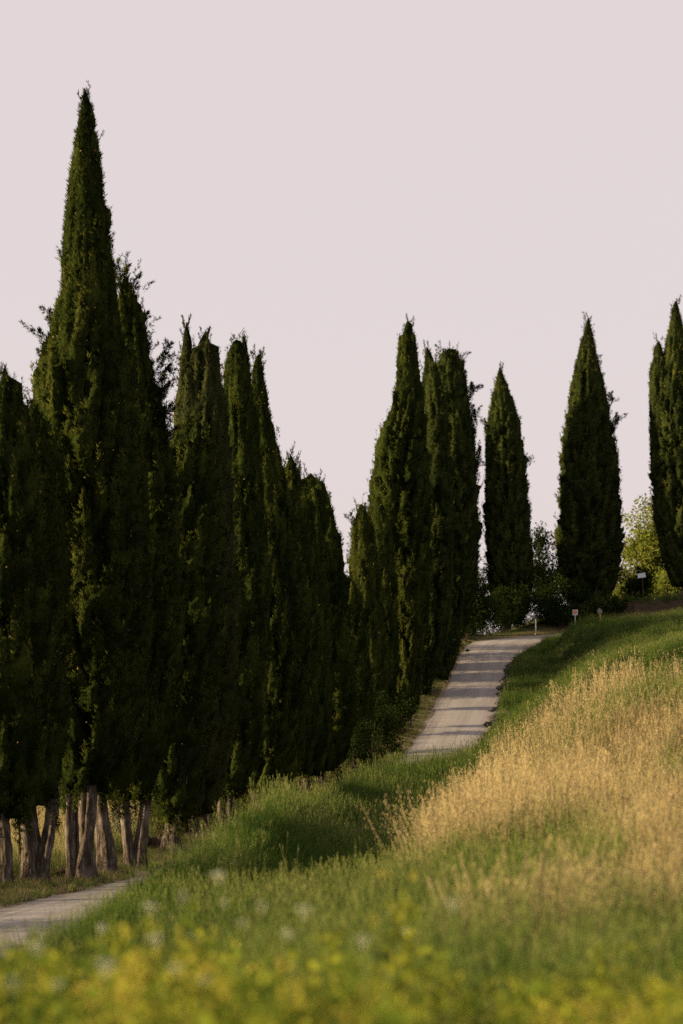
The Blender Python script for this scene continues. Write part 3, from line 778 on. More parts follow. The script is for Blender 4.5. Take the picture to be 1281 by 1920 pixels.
cypress('dark ragged cypress with spiky branches fanning out right of the tall spire', 69.0, 252,
        [(520, 228, 240), (580, 212, 256), (660, 206, 285), (780, 204, 312), (900, 200, 335), (1100, 196, 348), (1380, 200, 335), (1490, 225, 285)],
        n=26000, pl=1.4, pw=0.20, spread=0.75, stems=[(-0.16, 0, 0.13), (0.2, 0.15, 0.16)], cones=60, seed=4,
        shoots=34, boughs=[(205, 560, 225, 488, 8), (212, 570, 243, 500, 9), (215, 590, 264, 511, 8), (215, 630, 254, 556, 9), (222, 650, 277, 583, 8), (225, 690, 264, 611, 9),
                (235, 710, 281, 644, 9), (258, 740, 323, 647, 9), (250, 760, 320, 683, 9), (262, 800, 318, 718, 11), (268, 830, 326, 758, 10), (270, 870, 330, 800, 10)])
cypress('bushy dark cypress with a stout reddish trunk before the pale-topped one', 77.0, 322,
        [(782, 344, 364), (840, 310, 398), (950, 280, 415), (1100, 258, 420), (1300, 252, 410), (1450, 268, 385), (1535, 295, 350)],
        n=22000, pl=1.3, pw=0.26, spread=0.55, stems=[(0, 0, 0.24), (0.12, 0.1, 0.15)], cones=30, seed=5,
        boughs=[(345, 900, 352, 790, 14), (375, 910, 392, 800, 14), (330, 920, 322, 840, 12)])
cypress('pale grey-green cypress with two feathery tips rising behind the bushy one', 84.0, 372,
        [(624, 378, 392), (650, 364, 402), (700, 348, 413), (760, 336, 419), (850, 322, 432), (1100, 308, 448), (1400, 310, 440), (1520, 345, 400)],
        n=24000, pl=1.4, pw=0.22, mat_='cypress_pale', stems=[(-0.1, 0, 0.2), (0.22, 0, 0.18), (-0.3, 0, 0.12)], seed=6, spread=0.1,
        leaders=[[(606, 347, 353), (640, 340, 363), (700, 332, 368), (780, 325, 374)]], wisps=30)
cypress('round-topped columnar cypress, bright green, beside the pale feathery one', 90.0, 430,
        [(638, 428, 458), (656, 420, 468), (720, 419, 472), (800, 419, 482), (900, 412, 494), (1100, 396, 510), (1380, 388, 500), (1490, 412, 458)],
        n=24000, pl=1.4, pw=0.22, stems=[(-0.35, 0, 0.16), (0.1, 0.1, 0.18), (-0.05, 0, 0.13)], seed=7, spray=0.15, cones=40,
        leaders=[[(632, 452, 464), (680, 446, 470), (780, 440, 476)], [(728, 446, 468), (760, 434, 484), (900, 426, 494), (1080, 428, 496)]])
cypress('slim cypress with a steep right flank next to the round-topped column', 96.0, 484,
        [(666, 476, 493), (700, 469, 498), (760, 470, 507), (830, 470, 523), (900, 462, 541), (1000, 452, 558), (1200, 440, 575), (1400, 440, 560), (1480, 465, 505)],
        n=22000, pl=1.5, pw=0.24, stems=[(0, 0, 0.2)], seed=8, spray=0.16, cones=40, boughs=[(484, 700, 489, 656, 3)])
cypress('hidden cypress added beyond the slim steep-flanked one for more shade', 101.0, 520,  # extra tree inside the row outline, added to thicken the lawn shade
        [(880, 515, 530), (950, 500, 556), (1150, 482, 582), (1380, 478, 580), (1465, 500, 545)],
        n=6500, pl=1.5, pw=0.28, seed=24, stems=[(0, 0, 0.17)], spread=0.2, spray=0.19)
cypress('short dark cypress stepping down behind the slim steep-flanked one', 106.0, 550,
        [(853, 540, 550), (885, 530, 563), (950, 520, 578), (1100, 505, 598), (1360, 500, 605), (1450, 530, 575)],
        n=14000, pl=1.5, pw=0.28, spray=0.18, seed=9, spread=0.3, leaders=[[(866, 548, 556), (900, 544, 564), (980, 545, 576)]], stems=[(0, 0, 0.2)])
cypress('hidden cypress added between the short stepped one and the twin-tipped one for more shade', 112.0, 572,  # second extra tree in the row, also added for lawn shade
        [(930, 562, 576), (990, 548, 600), (1150, 535, 622), (1370, 530, 625), (1450, 550, 600)],
        n=6500, pl=1.5, pw=0.28, seed=25, stems=[(0, 0, 0.17)], spread=0.2, spray=0.2)
cypress('low twin-tipped cypress at the right end of the dark near row', 118.0, 602,
        [(888, 574, 592), (920, 564, 609), (990, 556, 633), (1060, 548, 648), (1150, 545, 664), (1350, 548, 676), (1440, 575, 640)],
        n=16000, pl=1.5, pw=0.28, spray=0.19, seed=10, spread=0.3, leaders=[[(900, 594, 602), (950, 586, 620), (1080, 590, 645)]], stems=[(0, 0, 0.2)])
cypress('small dark cypress filling the gap below the sky notch', 127.0, 668,
        [(1075, 654, 660), (1110, 646, 672), (1200, 640, 690), (1350, 640, 700), (1420, 650, 690)],
        n=8000, pl=1.4, pw=0.3, spray=0.2, seed=11, spread=0.3, stems=[(0, 0, 0.16)])
cypress('short blunt cypress with sunlit left flank at the foot of the tall clump', 137.0, 690,
        [(946, 670, 688), (975, 660, 699), (1050, 653, 712), (1150, 650, 722), (1280, 648, 730), (1370, 660, 722)],
        n=13000, pl=1.5, pw=0.28, spray=0.2, seed=12, stems=[(0, 0, 0.18)], mat_='cypress_yellow', boughs=[(668, 1010, 657, 962, 4)])
cypress('slender dark cypress squeezed between the blunt short one and the tall spire', 146.0, 716,
        [(930, 704, 714), (980, 694, 736), (1100, 690, 748), (1250, 695, 750), (1345, 705, 735)],
        n=8000, pl=1.5, pw=0.3, spray=0.21, seed=13, stems=[(0, 0, 0.13)], limbs=2)
cypress('tall pointed cypress with broad ragged shoulders in the middle clump', 158.0, 744,
        [(602, 760, 768), (640, 750, 779), (740, 741, 790), (785, 724, 798), (840, 703, 803), (930, 692, 808), (1050, 688, 812), (1200, 705, 800), (1300, 728, 775)],
        n=25000, pl=1.7, pw=0.34, spray=0.22, seed=14, mat_='cypress', stems=[(0, 0, 0.34), (0.35, 0, .24)], spread=0.15,
        leaders=[[(828, 732, 744), (870, 718, 762), (1000, 710, 780), (1150, 716, 772)]], limbs=3)
cypress('narrow cypress spire standing right behind the tall pointed one', 168.0, 770,
        [(652, 797, 806), (690, 791, 824), (760, 795, 838), (850, 795, 845), (1000, 790, 852), (1200, 776, 842), (1280, 756, 815), (1306, 760, 802)],
        n=17000, pl=1.7, pw=0.32, spray=0.22, seed=15, deep=2.2, stems=[(0, 0, 0.28), (0.4, 0.2, 0.2)], mat_='cypress_far',
        leaders=[[(682, 812, 820), (740, 806, 834), (900, 804, 842)]], limbs=3)
cypress('dark cypress added behind the narrow spire, crown deepened to shade the road', 179.0, 800,  # added to block low sun from the upper road and hillside
        [(740, 812, 824), (800, 802, 838), (950, 796, 850), (1150, 790, 850), (1240, 788, 850), (1276, 795, 842)],
        n=8000, pl=2.0, pw=0.36, spray=0.25, seed=21, deep=3.2, stems=[(0, 0, 0.18)], mat_='cypress_far', limbs=2)
cypress('dark cypress added below the shaggy flat-topped one to shade the upper road', 188.0, 818,  # another added sun blocker, crown kept low and deep over the road
        [(820, 826, 838), (900, 812, 862), (1050, 804, 878), (1180, 804, 868), (1225, 804, 862), (1256, 810, 852)],
        n=9000, pl=2.0, pw=0.36, spray=0.25, seed=22, deep=3.2, stems=[(0, 0, 0.18)], mat_='cypress_far', limbs=2)
cypress('shaggy flat-topped cypress with lumpy right side beside the upper road', 198.0, 834,
        [(655, 824, 858), (685, 816, 870), (720, 815, 876), (780, 815, 882), (830, 810, 893), (950, 806, 901), (1100, 808, 900), (1190, 812, 868), (1225, 822, 856)],
        n=21000, pl=1.4, pw=0.45, spray=0.26, seed=16, mat_='cypress_far', spread=0.35, stems=[(0, 0, 0.22)],
        boughs=[(862, 800, 885, 718, 12), (872, 860, 890, 770, 10), (880, 930, 900, 838, 9), (835, 740, 842, 655, 12), (850, 730, 858, 660, 10)])
cypress('hidden cypress added behind the shaggy flat-topped one to shade the tufted cypress', 219.0, 838,  # hidden tree added so the tufted cypress is shaded lower down
        [(830, 838, 852), (900, 820, 872), (1050, 812, 886), (1180, 815, 885), (1235, 820, 872)],
        n=7000, pl=2.0, pw=0.4, spray=0.3, seed=28, stems=[(0, 0, 0.2)], mat_='cypress_far', limbs=2, deep=1.6)
cypress('hidden cypress added far behind the clump to shade the tufted cypress', 232.0, 862,  # second hidden tree added to shade the lower tufted cypress
        [(800, 858, 872), (880, 842, 888), (1050, 835, 898), (1160, 838, 898), (1222, 846, 884)],
        n=7000, pl=2.0, pw=0.4, spray=0.3, seed=29, stems=[(0, 0, 0.2)], mat_='cypress_far', limbs=2, deep=1.6)
cypress('pointed cypress with one round tuft sticking out on its right side', 233.0, 952,
        [(690, 934, 940), (720, 926, 954), (790, 912, 977), (860, 908, 986), (960, 909, 994), (1050, 911, 1001), (1120, 918, 998), (1168, 932, 982)],
        n=22000, pl=1.7, pw=0.36, spray=0.28, seed=17, mat_='cypress_far', stems=[(0, 0, 0.3)], lumps=[(990, 868, 10, 0)], boughs=[(922, 850, 909, 785, 5)], limbs=2)
cypress('full symmetrical spindle-shaped cypress behind the small red sign', 236.0, 1102,
        [(596, 1101, 1106), (650, 1084, 1119), (740, 1067, 1138), (800, 1059, 1150), (870, 1051, 1159), (950, 1047, 1164), (1030, 1043, 1166), (1080, 1044, 1160), (1120, 1056, 1146), (1148, 1080, 1125)],
        n=30000, pl=1.7, pw=0.36, spray=0.28, seed=18, mat_='cypress_far', stems=[(0, 0, 0.4)], boughs=[(1138, 850, 1156, 775, 7), (1135, 790, 1148, 735, 6)], limbs=2)
cypress('many-stemmed cypress clump cut off by the right photo edge', 235.0, 1284,
        [(565, 1262, 1272), (620, 1250, 1286), (690, 1238, 1297), (800, 1222, 1312), (900, 1220, 1325), (1000, 1230, 1330), (1060, 1242, 1322), (1098, 1264, 1300)],
        n=24000, pl=1.9, pw=0.36, spray=0.28, seed=19, mat_='cypress_far', stems=[(0, 0, 0.35)], limbs=2,
        leaders=[[(640, 1230, 1240), (690, 1217, 1256), (780, 1217, 1264), (900, 1220, 1266)], [(610, 1276, 1284), (700, 1262, 1296), (900, 1262, 1300)]])
cypress('feathery young cypress in front of the middle clump beside the climbing road', 149.0, 768,
        [(1052, 764, 772), (1100, 742, 786), (1180, 732, 794), (1260, 736, 794), (1325, 742, 786), (1340, 752, 778)],
        n=5200, pl=1.1, pw=0.2, spray=0.2, seed=20, mat_='cypress_yellow', spread=0.6, stems=[(0, 0, 0.09)], core=0.45, name='young_cypress', limbs=2)

# ------------------------------------------------------------------ broad-leaved shrubs and trees
def leafy(name, label, cat, px, Y, w, h, n_clump, per, leaf, mat_, seed, z_lo=0.1, depth=None, group=None, stem_r=0.03, open_=0.0, clump_r=0.22, hang=0.0):
    r = np.random.default_rng(500 + seed)
    x = (px - PX0) / F * Y; z = g1(x, Y)
    o = thing(name, label, cat, (x, Y, z - 0.02), group)
    depth = depth or w
    c = nrm(r.normal(size=(n_clump, 3))) * (r.random((n_clump, 1)) ** (0.42 - 0.1 * open_)) * np.array([w / 2, depth / 2, h * (1 - z_lo) / 2])
    c *= 1 + r.normal(0, 0.12, (n_clump, 1))
    c[:, 2] += h * (z_lo + (1 - z_lo) / 2)
    c[:, 2] = np.maximum(c[:, 2], 0.08)
    s_ = clump_r * min(w, h) * r.uniform(0.6, 1.25, n_clump)
    i = np.repeat(np.arange(n_clump), per); n = len(i)
    dv = nrm(r.normal(size=(n, 3)))
    P = c[i] + dv * s_[i, None] * (r.random((n, 1)) ** 0.45)
    P[:, 2] = np.maximum(P[:, 2], 0.03)
    D = nrm(dv * 0.8 + r.normal(0, 0.6, (n, 3)) + np.array([0, 0, 0.15 - hang]))
    Sd = nrm(np.cross(D, nrm(r.normal(size=(n, 3))))); Nn = np.cross(D, Sd)
    l = (leaf * r.uniform(0.6, 1.35, n))[:, None]
    V = np.stack([P, P + D * l * 0.45 + Sd * l * 0.3 + Nn * l * 0.08, P + D * l - Nn * l * 0.05, P + D * l * 0.45 - Sd * l * 0.3 + Nn * l * 0.08], 1).reshape(-1, 3)
    ct = np.clip(r.normal(0.5, 0.18, n_clump), 0, 1)
    ti = np.repeat(np.clip(ct[i] * 0.7 + r.normal(0.15, 0.17, n), 0, 1), 4)
    obj('crown', mesh_from('crown', V, [np.arange(len(V)).reshape(-1, 4)], [M[mat_]], {'tint': ti}), o)
    mb = MB(); s = np.linspace(0, 1, 6)
    hub = np.array([0, 0, h * max(z_lo, 0.12)])
    if z_lo > 0.12:
        mb.tube(np.stack([0.06 * np.sin(s * 3), 0.05 * np.cos(s * 2), -0.2 + (hub[2] + 0.25) * s], 1), np.interp(s, [0, 1], [stem_r * 1.5, stem_r]), 8)
    for q in range(min(n_clump, 26)):
        b = hub if z_lo > 0.12 else np.array([r.normal(0, 0.08 * w), r.normal(0, 0.08 * w), -0.1])
        mid = (b + c[q]) / 2 + np.array([0, 0, 0.12 * h]) * r.random()
        P_ = ((1 - s) ** 2)[:, None] * b + (2 * s * (1 - s))[:, None] * mid + (s ** 2)[:, None] * c[q]
        mb.tube(P_, np.interp(s, [0, 1], [stem_r * 0.6, stem_r * 0.12]), 5)
    obj('trunk', mb.mesh('trunk', [M['bark_dark']], True), o)
    return o

# undergrowth behind the near trunks
leafy('shrub', 'sunlit green bush between the trunks behind the dark log', 'shrub', 296, 84, 1.5, 2.4, 46, 60, 0.075, 'green_leaf', 1)
leafy('shrub', 'green bush showing between the two farther bark trunks', 'shrub', 343, 92, 1.2, 1.9, 34, 55, 0.075, 'green_leaf', 2)
leafy('shrub', 'small bush hanging beside the thick fluted trunk in the golden field', 'shrub', 122, 68, 0.75, 2.5, 20, 40, 0.07, 'green_leaf', 3, z_lo=0.62)
leafy('shrub', 'reddish-green bush pressed against the slender near trunks', 'shrub', 232, 74, 0.9, 1.9, 26, 50, 0.075, 'olive_leaf', 4, z_lo=0.3)
leafy('shrub', 'leafy twig bush at the edge of the leftmost thick trunk', 'shrub', 32, 62, 0.6, 2.6, 16, 40, 0.065, 'green_leaf', 5, z_lo=0.7)
# unseen bushes added out of frame on the left to shade the lawn
for q_, (Y_, w_, h_, nm_) in enumerate([(15, 4.2, 5.0, 'nearest'), (21, 4.6, 5.4, 'second'), (27.5, 4.4, 5.0, 'third'), (37.5, 4.2, 4.6, 'fourth'), (44.5, 3.4, 4.4, 'fifth')]):
    x_ = float(np.interp(Y_, LE[:, 1], LE[:, 0])) - 2.6
    leafy('shrub', nm_ + ' unseen bush added left of the road to shade the lawn', 'shrub', PX0 + x_ / Y_ * F, Y_, w_, h_, 90, 60, 0.16, 'dark_leaf', 60 + q_, z_lo=0.0, group='added shade bushes outside the frame', clump_r=0.2)
# roadside bush, foot of the climbing road
leafy('shrub', 'dark leafy bush where the climbing road meets the grass', 'shrub', 705, 130, 2.0, 4.3, 70, 80, 0.12, 'dark_leaf', 6)
for q_, (px_, Y_, w_, h_, lb_) in enumerate([(752, 146, 1.8, 2.8, 'leafy dark bush at the foot of the feathery young cypress'), (790, 166, 1.7, 2.6, 'dark bush on the verge beside the middle of the climbing road'),
                                            (822, 182, 1.9, 3.0, 'dark bush on the verge just below the upper road bend'), (728, 139, 1.8, 2.6, 'low leafy bush between the roadside bush and the young cypress')]):
    leafy('shrub', lb_, 'shrub', px_, Y_, w_, h_, 50, 60, 0.13, 'dark_leaf', 90 + q_, z_lo=0.0)
leafy('shrub', 'low dark bush under the blunt short cypress', 'shrub', 668, 124, 2.0, 3.0, 50, 70, 0.12, 'dark_leaf', 7)
for q_, (px_, Y_) in enumerate([(712, 168), (738, 177), (765, 186), (788, 195), (806, 204)]):  # unseen bushes added to throw broad shade on the upper road
    leafy('shrub', ('lowest', 'second', 'middle', 'fourth', 'topmost')[q_] + ' of the unseen bushes added behind the cypress clump to shade the road', 'shrub', px_, Y_, 6.5, 8.5 - 0.2 * q_, 80, 60, 0.36, 'dark_leaf', 80 + q_, z_lo=0.0, depth=10, group='added shade bushes behind the clump', clump_r=0.22)
leafy('shrub', 'dark brush at the foot of the shaggy flat-topped cypress', 'shrub', 846, 203, 2.4, 4.0, 60, 70, 0.17, 'dark_leaf', 8)
leafy('shrub', 'low dark scrub on the outside of the road bend', 'shrub', 893, 220.5, 3.6, 4.6, 80, 80, 0.2, 'dark_leaf', 9)
leafy('shrub', 'dark scrub under the pointed cypress with the tuft', 'shrub', 946, 227, 3.2, 4.2, 70, 80, 0.2, 'dark_leaf', 10)
leafy('shrub', 'sun-flecked bush behind the slim road marker post', 'shrub', 1030, 231, 3.4, 4.4, 70, 75, 0.2, 'dark_leaf', 11)
leafy('shrub', 'dark low bush behind the small red sign', 'shrub', 1078, 232, 2.6, 2.6, 50, 70, 0.18, 'dark_leaf', 12)
for q_, (px_, w_, h_, lb_) in enumerate([(873, 3.2, 3.6, 'low dark brush where the upper road starts to bend'), (918, 3.8, 3.8, 'low dark brush left of the tufted cypress foot'),
                                       (985, 3.8, 3.4, 'low dark brush just left of the slim white marker post'), (1052, 3.8, 2.4, 'low dark brush between marker post and red sign'),
                                       (1030, 3.6, 3.0, 'dark brush right behind the slim white marker post'), (1085, 3.8, 1.9, 'low dark brush right behind the small red sign'), (1112, 4.0, 1.9, 'low dark brush at the foot of the symmetrical spindle cypress'), (1150, 3.4, 1.6, 'low dark brush right of the wooden marker')]):
    leafy('shrub', lb_, 'shrub', px_, {873: 216, 918: 224.0, 985: 228.4, 1030: 229.0, 1052: 228.2, 1085: 228.8, 1112: 229.6, 1150: 231}[px_], w_, h_, 46, 70, 0.18, 'dark_leaf', 40 + q_, z_lo=0.0, depth=2.0, clump_r=0.3)
leafy('leafy_tree', 'open-branched small leafy tree with sky gaps between two hilltop cypresses', 'tree', 1014, 238, 3.6, 9.4, 120, 46, 0.24, 'dark_leaf', 13, z_lo=0.18, stem_r=0.07, open_=1, clump_r=0.16)
leafy('leafy_tree', 'thin dark sapling with sky gaps left of the tufted cypress', 'tree', 905, 236, 1.8, 8.4, 40, 36, 0.22, 'dark_leaf', 14, z_lo=0.15, stem_r=0.05, open_=1, clump_r=0.2)
# behind the hilltop fence
leafy('leafy_tree', 'bright yellow-green broadleaf tree beyond the fence by the right clump', 'tree', 1228, 262, 6.4, 13.4, 260, 70, 0.32, 'bright_leaf', 15, z_lo=0.05, stem_r=0.14, clump_r=0.16, depth=6)
leafy('leafy_tree', 'olive-green tree standing farther off left of the bright broadleaf tree', 'tree', 1180, 320, 4.0, 13.5, 90, 60, 0.42, 'olive_leaf', 16, z_lo=0.05, stem_r=0.14, clump_r=0.2)
leafy('shrub', 'olive bush beyond the fence left of the pale panel', 'shrub', 1168, 262, 3.4, 6.0, 70, 60, 0.32, 'olive_leaf', 17)
leafy('shrub', 'yellowish bush at the foot of the left fence post', 'shrub', 1166, 244, 2.2, 2.4, 46, 55, 0.2, 'bright_leaf', 18)
leafy('shrub', 'yellow-green bush below the bright broadleaf tree at the right fence post', 'shrub', 1262, 246, 4.4, 3.6, 70, 65, 0.24, 'bright_leaf', 19)
leafy('shrub', 'dark round bush under the pale tilted panel', 'shrub', 1196, 237, 3.0, 3.3, 64, 75, 0.2, 'dark_leaf', 20)

# ------------------------------------------------------------------ signs, posts, fence, logs
def place(px, Y):
    x = (px - PX0) / F * Y; return x, Y, g1(x, Y)

x, y, z = place(1078, 199.5); top = at(1078, 1143, 199.5)[2]
o = thing('road_sign', 'small white square sign with red no-entry disc on the grassy bank', 'sign', (x, y, z), rot=(0, R(1.5), R(-38)))
hh = top - z
mb = MB(); mb.tube([(0, 0.03, -0.3), (0, 0.03, hh - 0.03)], 0.035, 8); obj('post', mb.mesh('post', [M['galv']], True), o)
mb = MB(); mb.box((0, 0, hh - 0.23), (0.48, 0.025, 0.46)); pl_ = obj('plate', mb.mesh('plate', [M['white']]), o)
th = np.linspace(0, 2 * np.pi, 24, endpoint=False)
mb = MB(); V = np.vstack([np.stack([0.155 * np.cos(th), 0 * th - 0.0155, 0.155 * np.sin(th)], 1), np.stack([0.155 * np.cos(th), 0 * th - 0.019, 0.155 * np.sin(th)], 1), [[0, -0.019, 0]]])
V[:, 2] += hh - 0.22
mb.add(V, [[q, (q + 1) % 24, 24 + (q + 1) % 24, 24 + q] for q in range(24)], [[48, 24 + q, 24 + (q + 1) % 24] for q in range(24)])
obj('disc', mb.mesh('disc', [M['red']]), pl_)
mb = MB(); mb.box((0, -0.0215, hh - 0.22), (0.19, 0.004, 0.055)); obj('bar', mb.mesh('bar', [M['white']]), pl_)

x, y, z = place(1127, 199.8); top = at(1127, 1140, 199.8)[2]; hh = top - z
o = thing('wooden_marker', 'leaning raw wood post with small grey plate right of the red sign', 'post', (x, y, z), rot=(0, R(-6), 0))
mb = MB(); mb.box((0, 0, hh / 2 - 0.1), (0.10, 0.08, hh + 0.2)); obj('post', mb.mesh('post', [M['wood']]), o)
mb = MB(); mb.box((0, -0.055, hh - 0.27), (0.38, 0.025, 0.30)); obj('plate', mb.mesh('plate', [M['grey_plate']]), o)

x, y, z = place(1004.5, 224.6); hh = 1.55
o = thing('marker_post', 'slim white road marker post with dark cap at the bend', 'post', (x, y, z))
mb = MB(); mb.tube([(0, 0, -0.2), (0, 0, hh)], 0.05, 8); obj('post', mb.mesh('post', [M['white']], True), o)
mb = MB(); mb.tube([(0, 0, hh - .02), (0, 0, hh + 0.05), (0, 0, hh + 0.10), (0, 0, hh + 0.3)], [0.055, 0.17, 0.15, 0.05], 10); obj('cap', mb.mesh('cap', [M['black']], True), o)

x, y, z = place(1207, 235); c = at(1203, 1079, 235)
o = thing('panel_sign', 'pale blue-white panel tilted on a dark post above the hilltop bush', 'sign', (x, y, z))
cz = c[2] - z
mb = MB(); mb.tube([(0, 0.06, -0.3), (-0.12, 0.06, cz + 0.1)], 0.06, 8); obj('post', mb.mesh('post', [M['wood_dark']], True), o)
mb = MB(); mb.box((-0.2, 0, cz), (0.78, 0.03, 0.45), ry=R(-9)); p_ = obj('panel', mb.mesh('panel', [M['pale_panel']]), o)
for s_ in (-1, 1):
    mb = MB(); mb.box((-0.2 + s_ * 0.40 * math.cos(R(9)), -0.004, cz + s_ * 0.40 * math.sin(R(9))), (0.035, 0.045, 0.47), ry=R(-9)); obj('edge_bracket', mb.mesh('edge_bracket', [M['black']]), p_)

o = None
fpts = [(1040, 242), (1093, 241), (1148, 240), (1200, 240), (1252, 240), (1305, 240)]
FP = []
for q, (px_, Y_) in enumerate(fpts):
    x, y, z = place(px_, Y_)
    if o is None: o = thing('wire_fence', 'dark post and wire fence along the hilltop behind the cypresses', 'fence', (x, y, z)); org = np.array([x, y, z])
    p = np.array([x, y, z]) - org; FP.append(p)
    mb = MB(); mb.tube([p + (0, 0, -0.3), p + (rng.normal(0, .05), 0, 0.9), p + (rng.normal(0, .07), 0, 1.9)], [0.075, 0.07, 0.06], 7); obj('post', mb.mesh('post', [M['wood_dark']], True), o)
for hgt in (0.5, 1.0, 1.5):
    s_ = np.linspace(0, len(FP) - 1, 6 * (len(FP) - 1) + 1)
    P = np.stack([np.interp(s_, range(len(FP)), [f[k] for f in FP]) for k in range(3)], 1); P[:, 2] += hgt - 0.05 * np.sin((s_ % 1) * np.pi)
    mb = MB(); mb.tube(P, 0.009, 4); obj('wire', mb.mesh('wire', [M['wire']]), o)

def log(label, px, Y, ln, rad, rz, seed, sink=0.25, slant=0.0):
    r = np.random.default_rng(900 + seed); x, y, z = place(px, Y)
    o = thing('log', label, 'log', (x, y, z + rad * (1 - sink)), rot=(0, slant, rz))
    s = np.linspace(-0.5, 0.5, 12); th = np.linspace(0, 2 * np.pi, 14, endpoint=False)
    rr_ = rad * (1 + 0.10 * np.sin(th * 3 + 1)[None, :] + 0.12 * np.sin(s * 9)[:, None] + r.normal(0, 0.05, (12, 14)))
    V = np.stack([np.repeat(s[:, None] * ln, 14, 1), rr_ * np.cos(th), rr_ * np.sin(th)], -1).reshape(-1, 3)
    i = np.arange(11)[:, None] * 14; j = np.arange(14)[None, :]; k = (j + 1) % 14
    mb = MB(); V = np.vstack([V, [[-ln / 2, 0, 0], [ln / 2, 0, 0]]])
    mb.add(V, np.stack([i + j, i + k, i + 14 + k, i + 14 + j], -1).reshape(-1, 4),
           [[168, int((q + 1) % 14), q] for q in range(14)] + [[169, 154 + q, 154 + (q + 1) % 14] for q in range(14)])
    obj('bark', mb.mesh('bark', [M['log']], True), o)
    mb = MB(); mb.tube([(0.05 * ln, 0, rad * 0.7), (0.12 * ln, -0.05, rad * 1.5)], [rad * 0.2, rad * 0.12], 7); obj('branch_stub', mb.mesh('branch_stub', [M['log']], True), o)
log('thick dark log lying between the slender trunks on the verge', 294, 77.5, 0.75, 0.24, R(8), 1, slant=R(6))
log('short grey log in the grass between the two thick trunks', 112, 62.0, 0.45, 0.09, R(4), 2, slant=R(-8))

# ------------------------------------------------------------------ grass prototypes (instanced on points)
proto_cols = {}
def blades(r, n, h, rad, w, lean=0.35, seg=3):
    a = r.uniform(0, 6.28, n); q = rad * np.sqrt(r.random(n))
    B = np.stack([q * np.cos(a), q * np.sin(a), np.full(n, -0.03)], 1)
    hh = h * r.uniform(0.55, 1.1, n); ld = a + r.normal(0, 0.9, n); le = lean * r.uniform(0.1, 1.2, n) * hh
    sd = ld + np.pi / 2 + r.normal(0, .6, n)
    s = np.linspace(0, 1, seg + 1)
    V = []; Hh = []
    for k, u in enumerate(s):
        c = B + np.stack([np.cos(ld) * le * u ** 1.9, np.sin(ld) * le * u ** 1.9, hh * (u - 0.18 * lean * u ** 3)], 1)
        ww = w * (1 - u ** 1.6) * 0.5 * r.uniform(0.8, 1.2, n)
        e = np.stack([np.cos(sd) * ww, np.sin(sd) * ww, 0 * ww], 1)
        V += [c - e, c + e] if k < seg else [c]
        Hh += [np.full(n, u)] * (2 if k < seg else 1)
    m_ = len(V); V = np.stack(V, 1).reshape(-1, 3); Hh = np.stack(Hh, 1).ravel()
    o_ = np.arange(n)[:, None] * m_
    Q = np.vstack([o_ + np.array([[2 * k, 2 * k + 1, 2 * k + 3, 2 * k + 2]]) for k in range(seg - 1)])
    T = o_ + np.array([[2 * seg - 2, 2 * seg - 1, 2 * seg]])
    return V, Q, T, Hh, np.repeat(r.random(n), m_), np.zeros(len(V))
def heads(r, n, h, rad, kind):
    """stems carrying an ear (wheat-like) or a loose nodding oat panicle"""
    Vs, Qs, Hs, Bs, Ks = [], [], [], [], []; off = 0
    def kite(p, d, l, w, hval, b, k):
        nonlocal off
        s = nrm(np.cross(d, r.normal(size=3))); 
        Vs.append(np.array([p, p + d * l * .4 + s * w, p + d * l, p + d * l * .4 - s * w])); Qs.append([off, off + 1, off + 2, off + 3]); off += 4
        Hs.extend([hval] * 4); Bs.extend([b] * 4); Ks.extend([k] * 4)
    for i in range(n):
        a = r.uniform(0, 6.28); q = rad * math.sqrt(r.random()); hh = h * r.uniform(0.75, 1.1); b = r.random()
        p = np.array([q * math.cos(a), q * math.sin(a), 0.0]); ld = a + r.normal(0, 1); le = hh * r.uniform(0.05, 0.22)
        pts = [p + np.array([math.cos(ld) * le * u ** 2, math.sin(ld) * le * u ** 2, hh * u]) for u in (0, 0.4, 0.75, 1.0)]
        for u in range(3):
            d = pts[u + 1] - pts[u]; s = nrm(np.cross(d, r.normal(size=3))) * 0.0035
            Vs.append(np.array([pts[u] - s, pts[u] + s, pts[u + 1] + s, pts[u + 1] - s])); Qs.append([off, off + 1, off + 2, off + 3]); off += 4
            Hs.extend([(0, .4, .75)[u]] * 2 + [(.4, .75, 1)[u]] * 2); Bs.extend([b] * 4); Ks.extend([0.15] * 4)
        tip = pts[3]; d = nrm(pts[3] - pts[2])
        if kind == 'ear':
            for u in range(5):
                kite(tip + d * 0.022 * u, nrm(d + r.normal(0, .16, 3)), 0.055, 0.0045, 1.0, b, 0.75)
        else:
            for u in range(10):
                t0 = pts[2] + (pts[3] - pts[2]) * (0.1 + 0.95 * u / 9)
                o_ = t0 + np.array([r.normal(0, .045), r.normal(0, .045), -0.01 - 0.03 * r.random()])
                kite(o_, nrm(np.array([r.normal(0, .35), r.normal(0, .35), -1.0])), r.uniform(.026, .042), 0.0050, 1.0, b, 0.9)
    return np.vstack(Vs), np.array(Qs), np.zeros((0, 3), int), np.array(Hs), np.array(Bs), np.array(Ks)
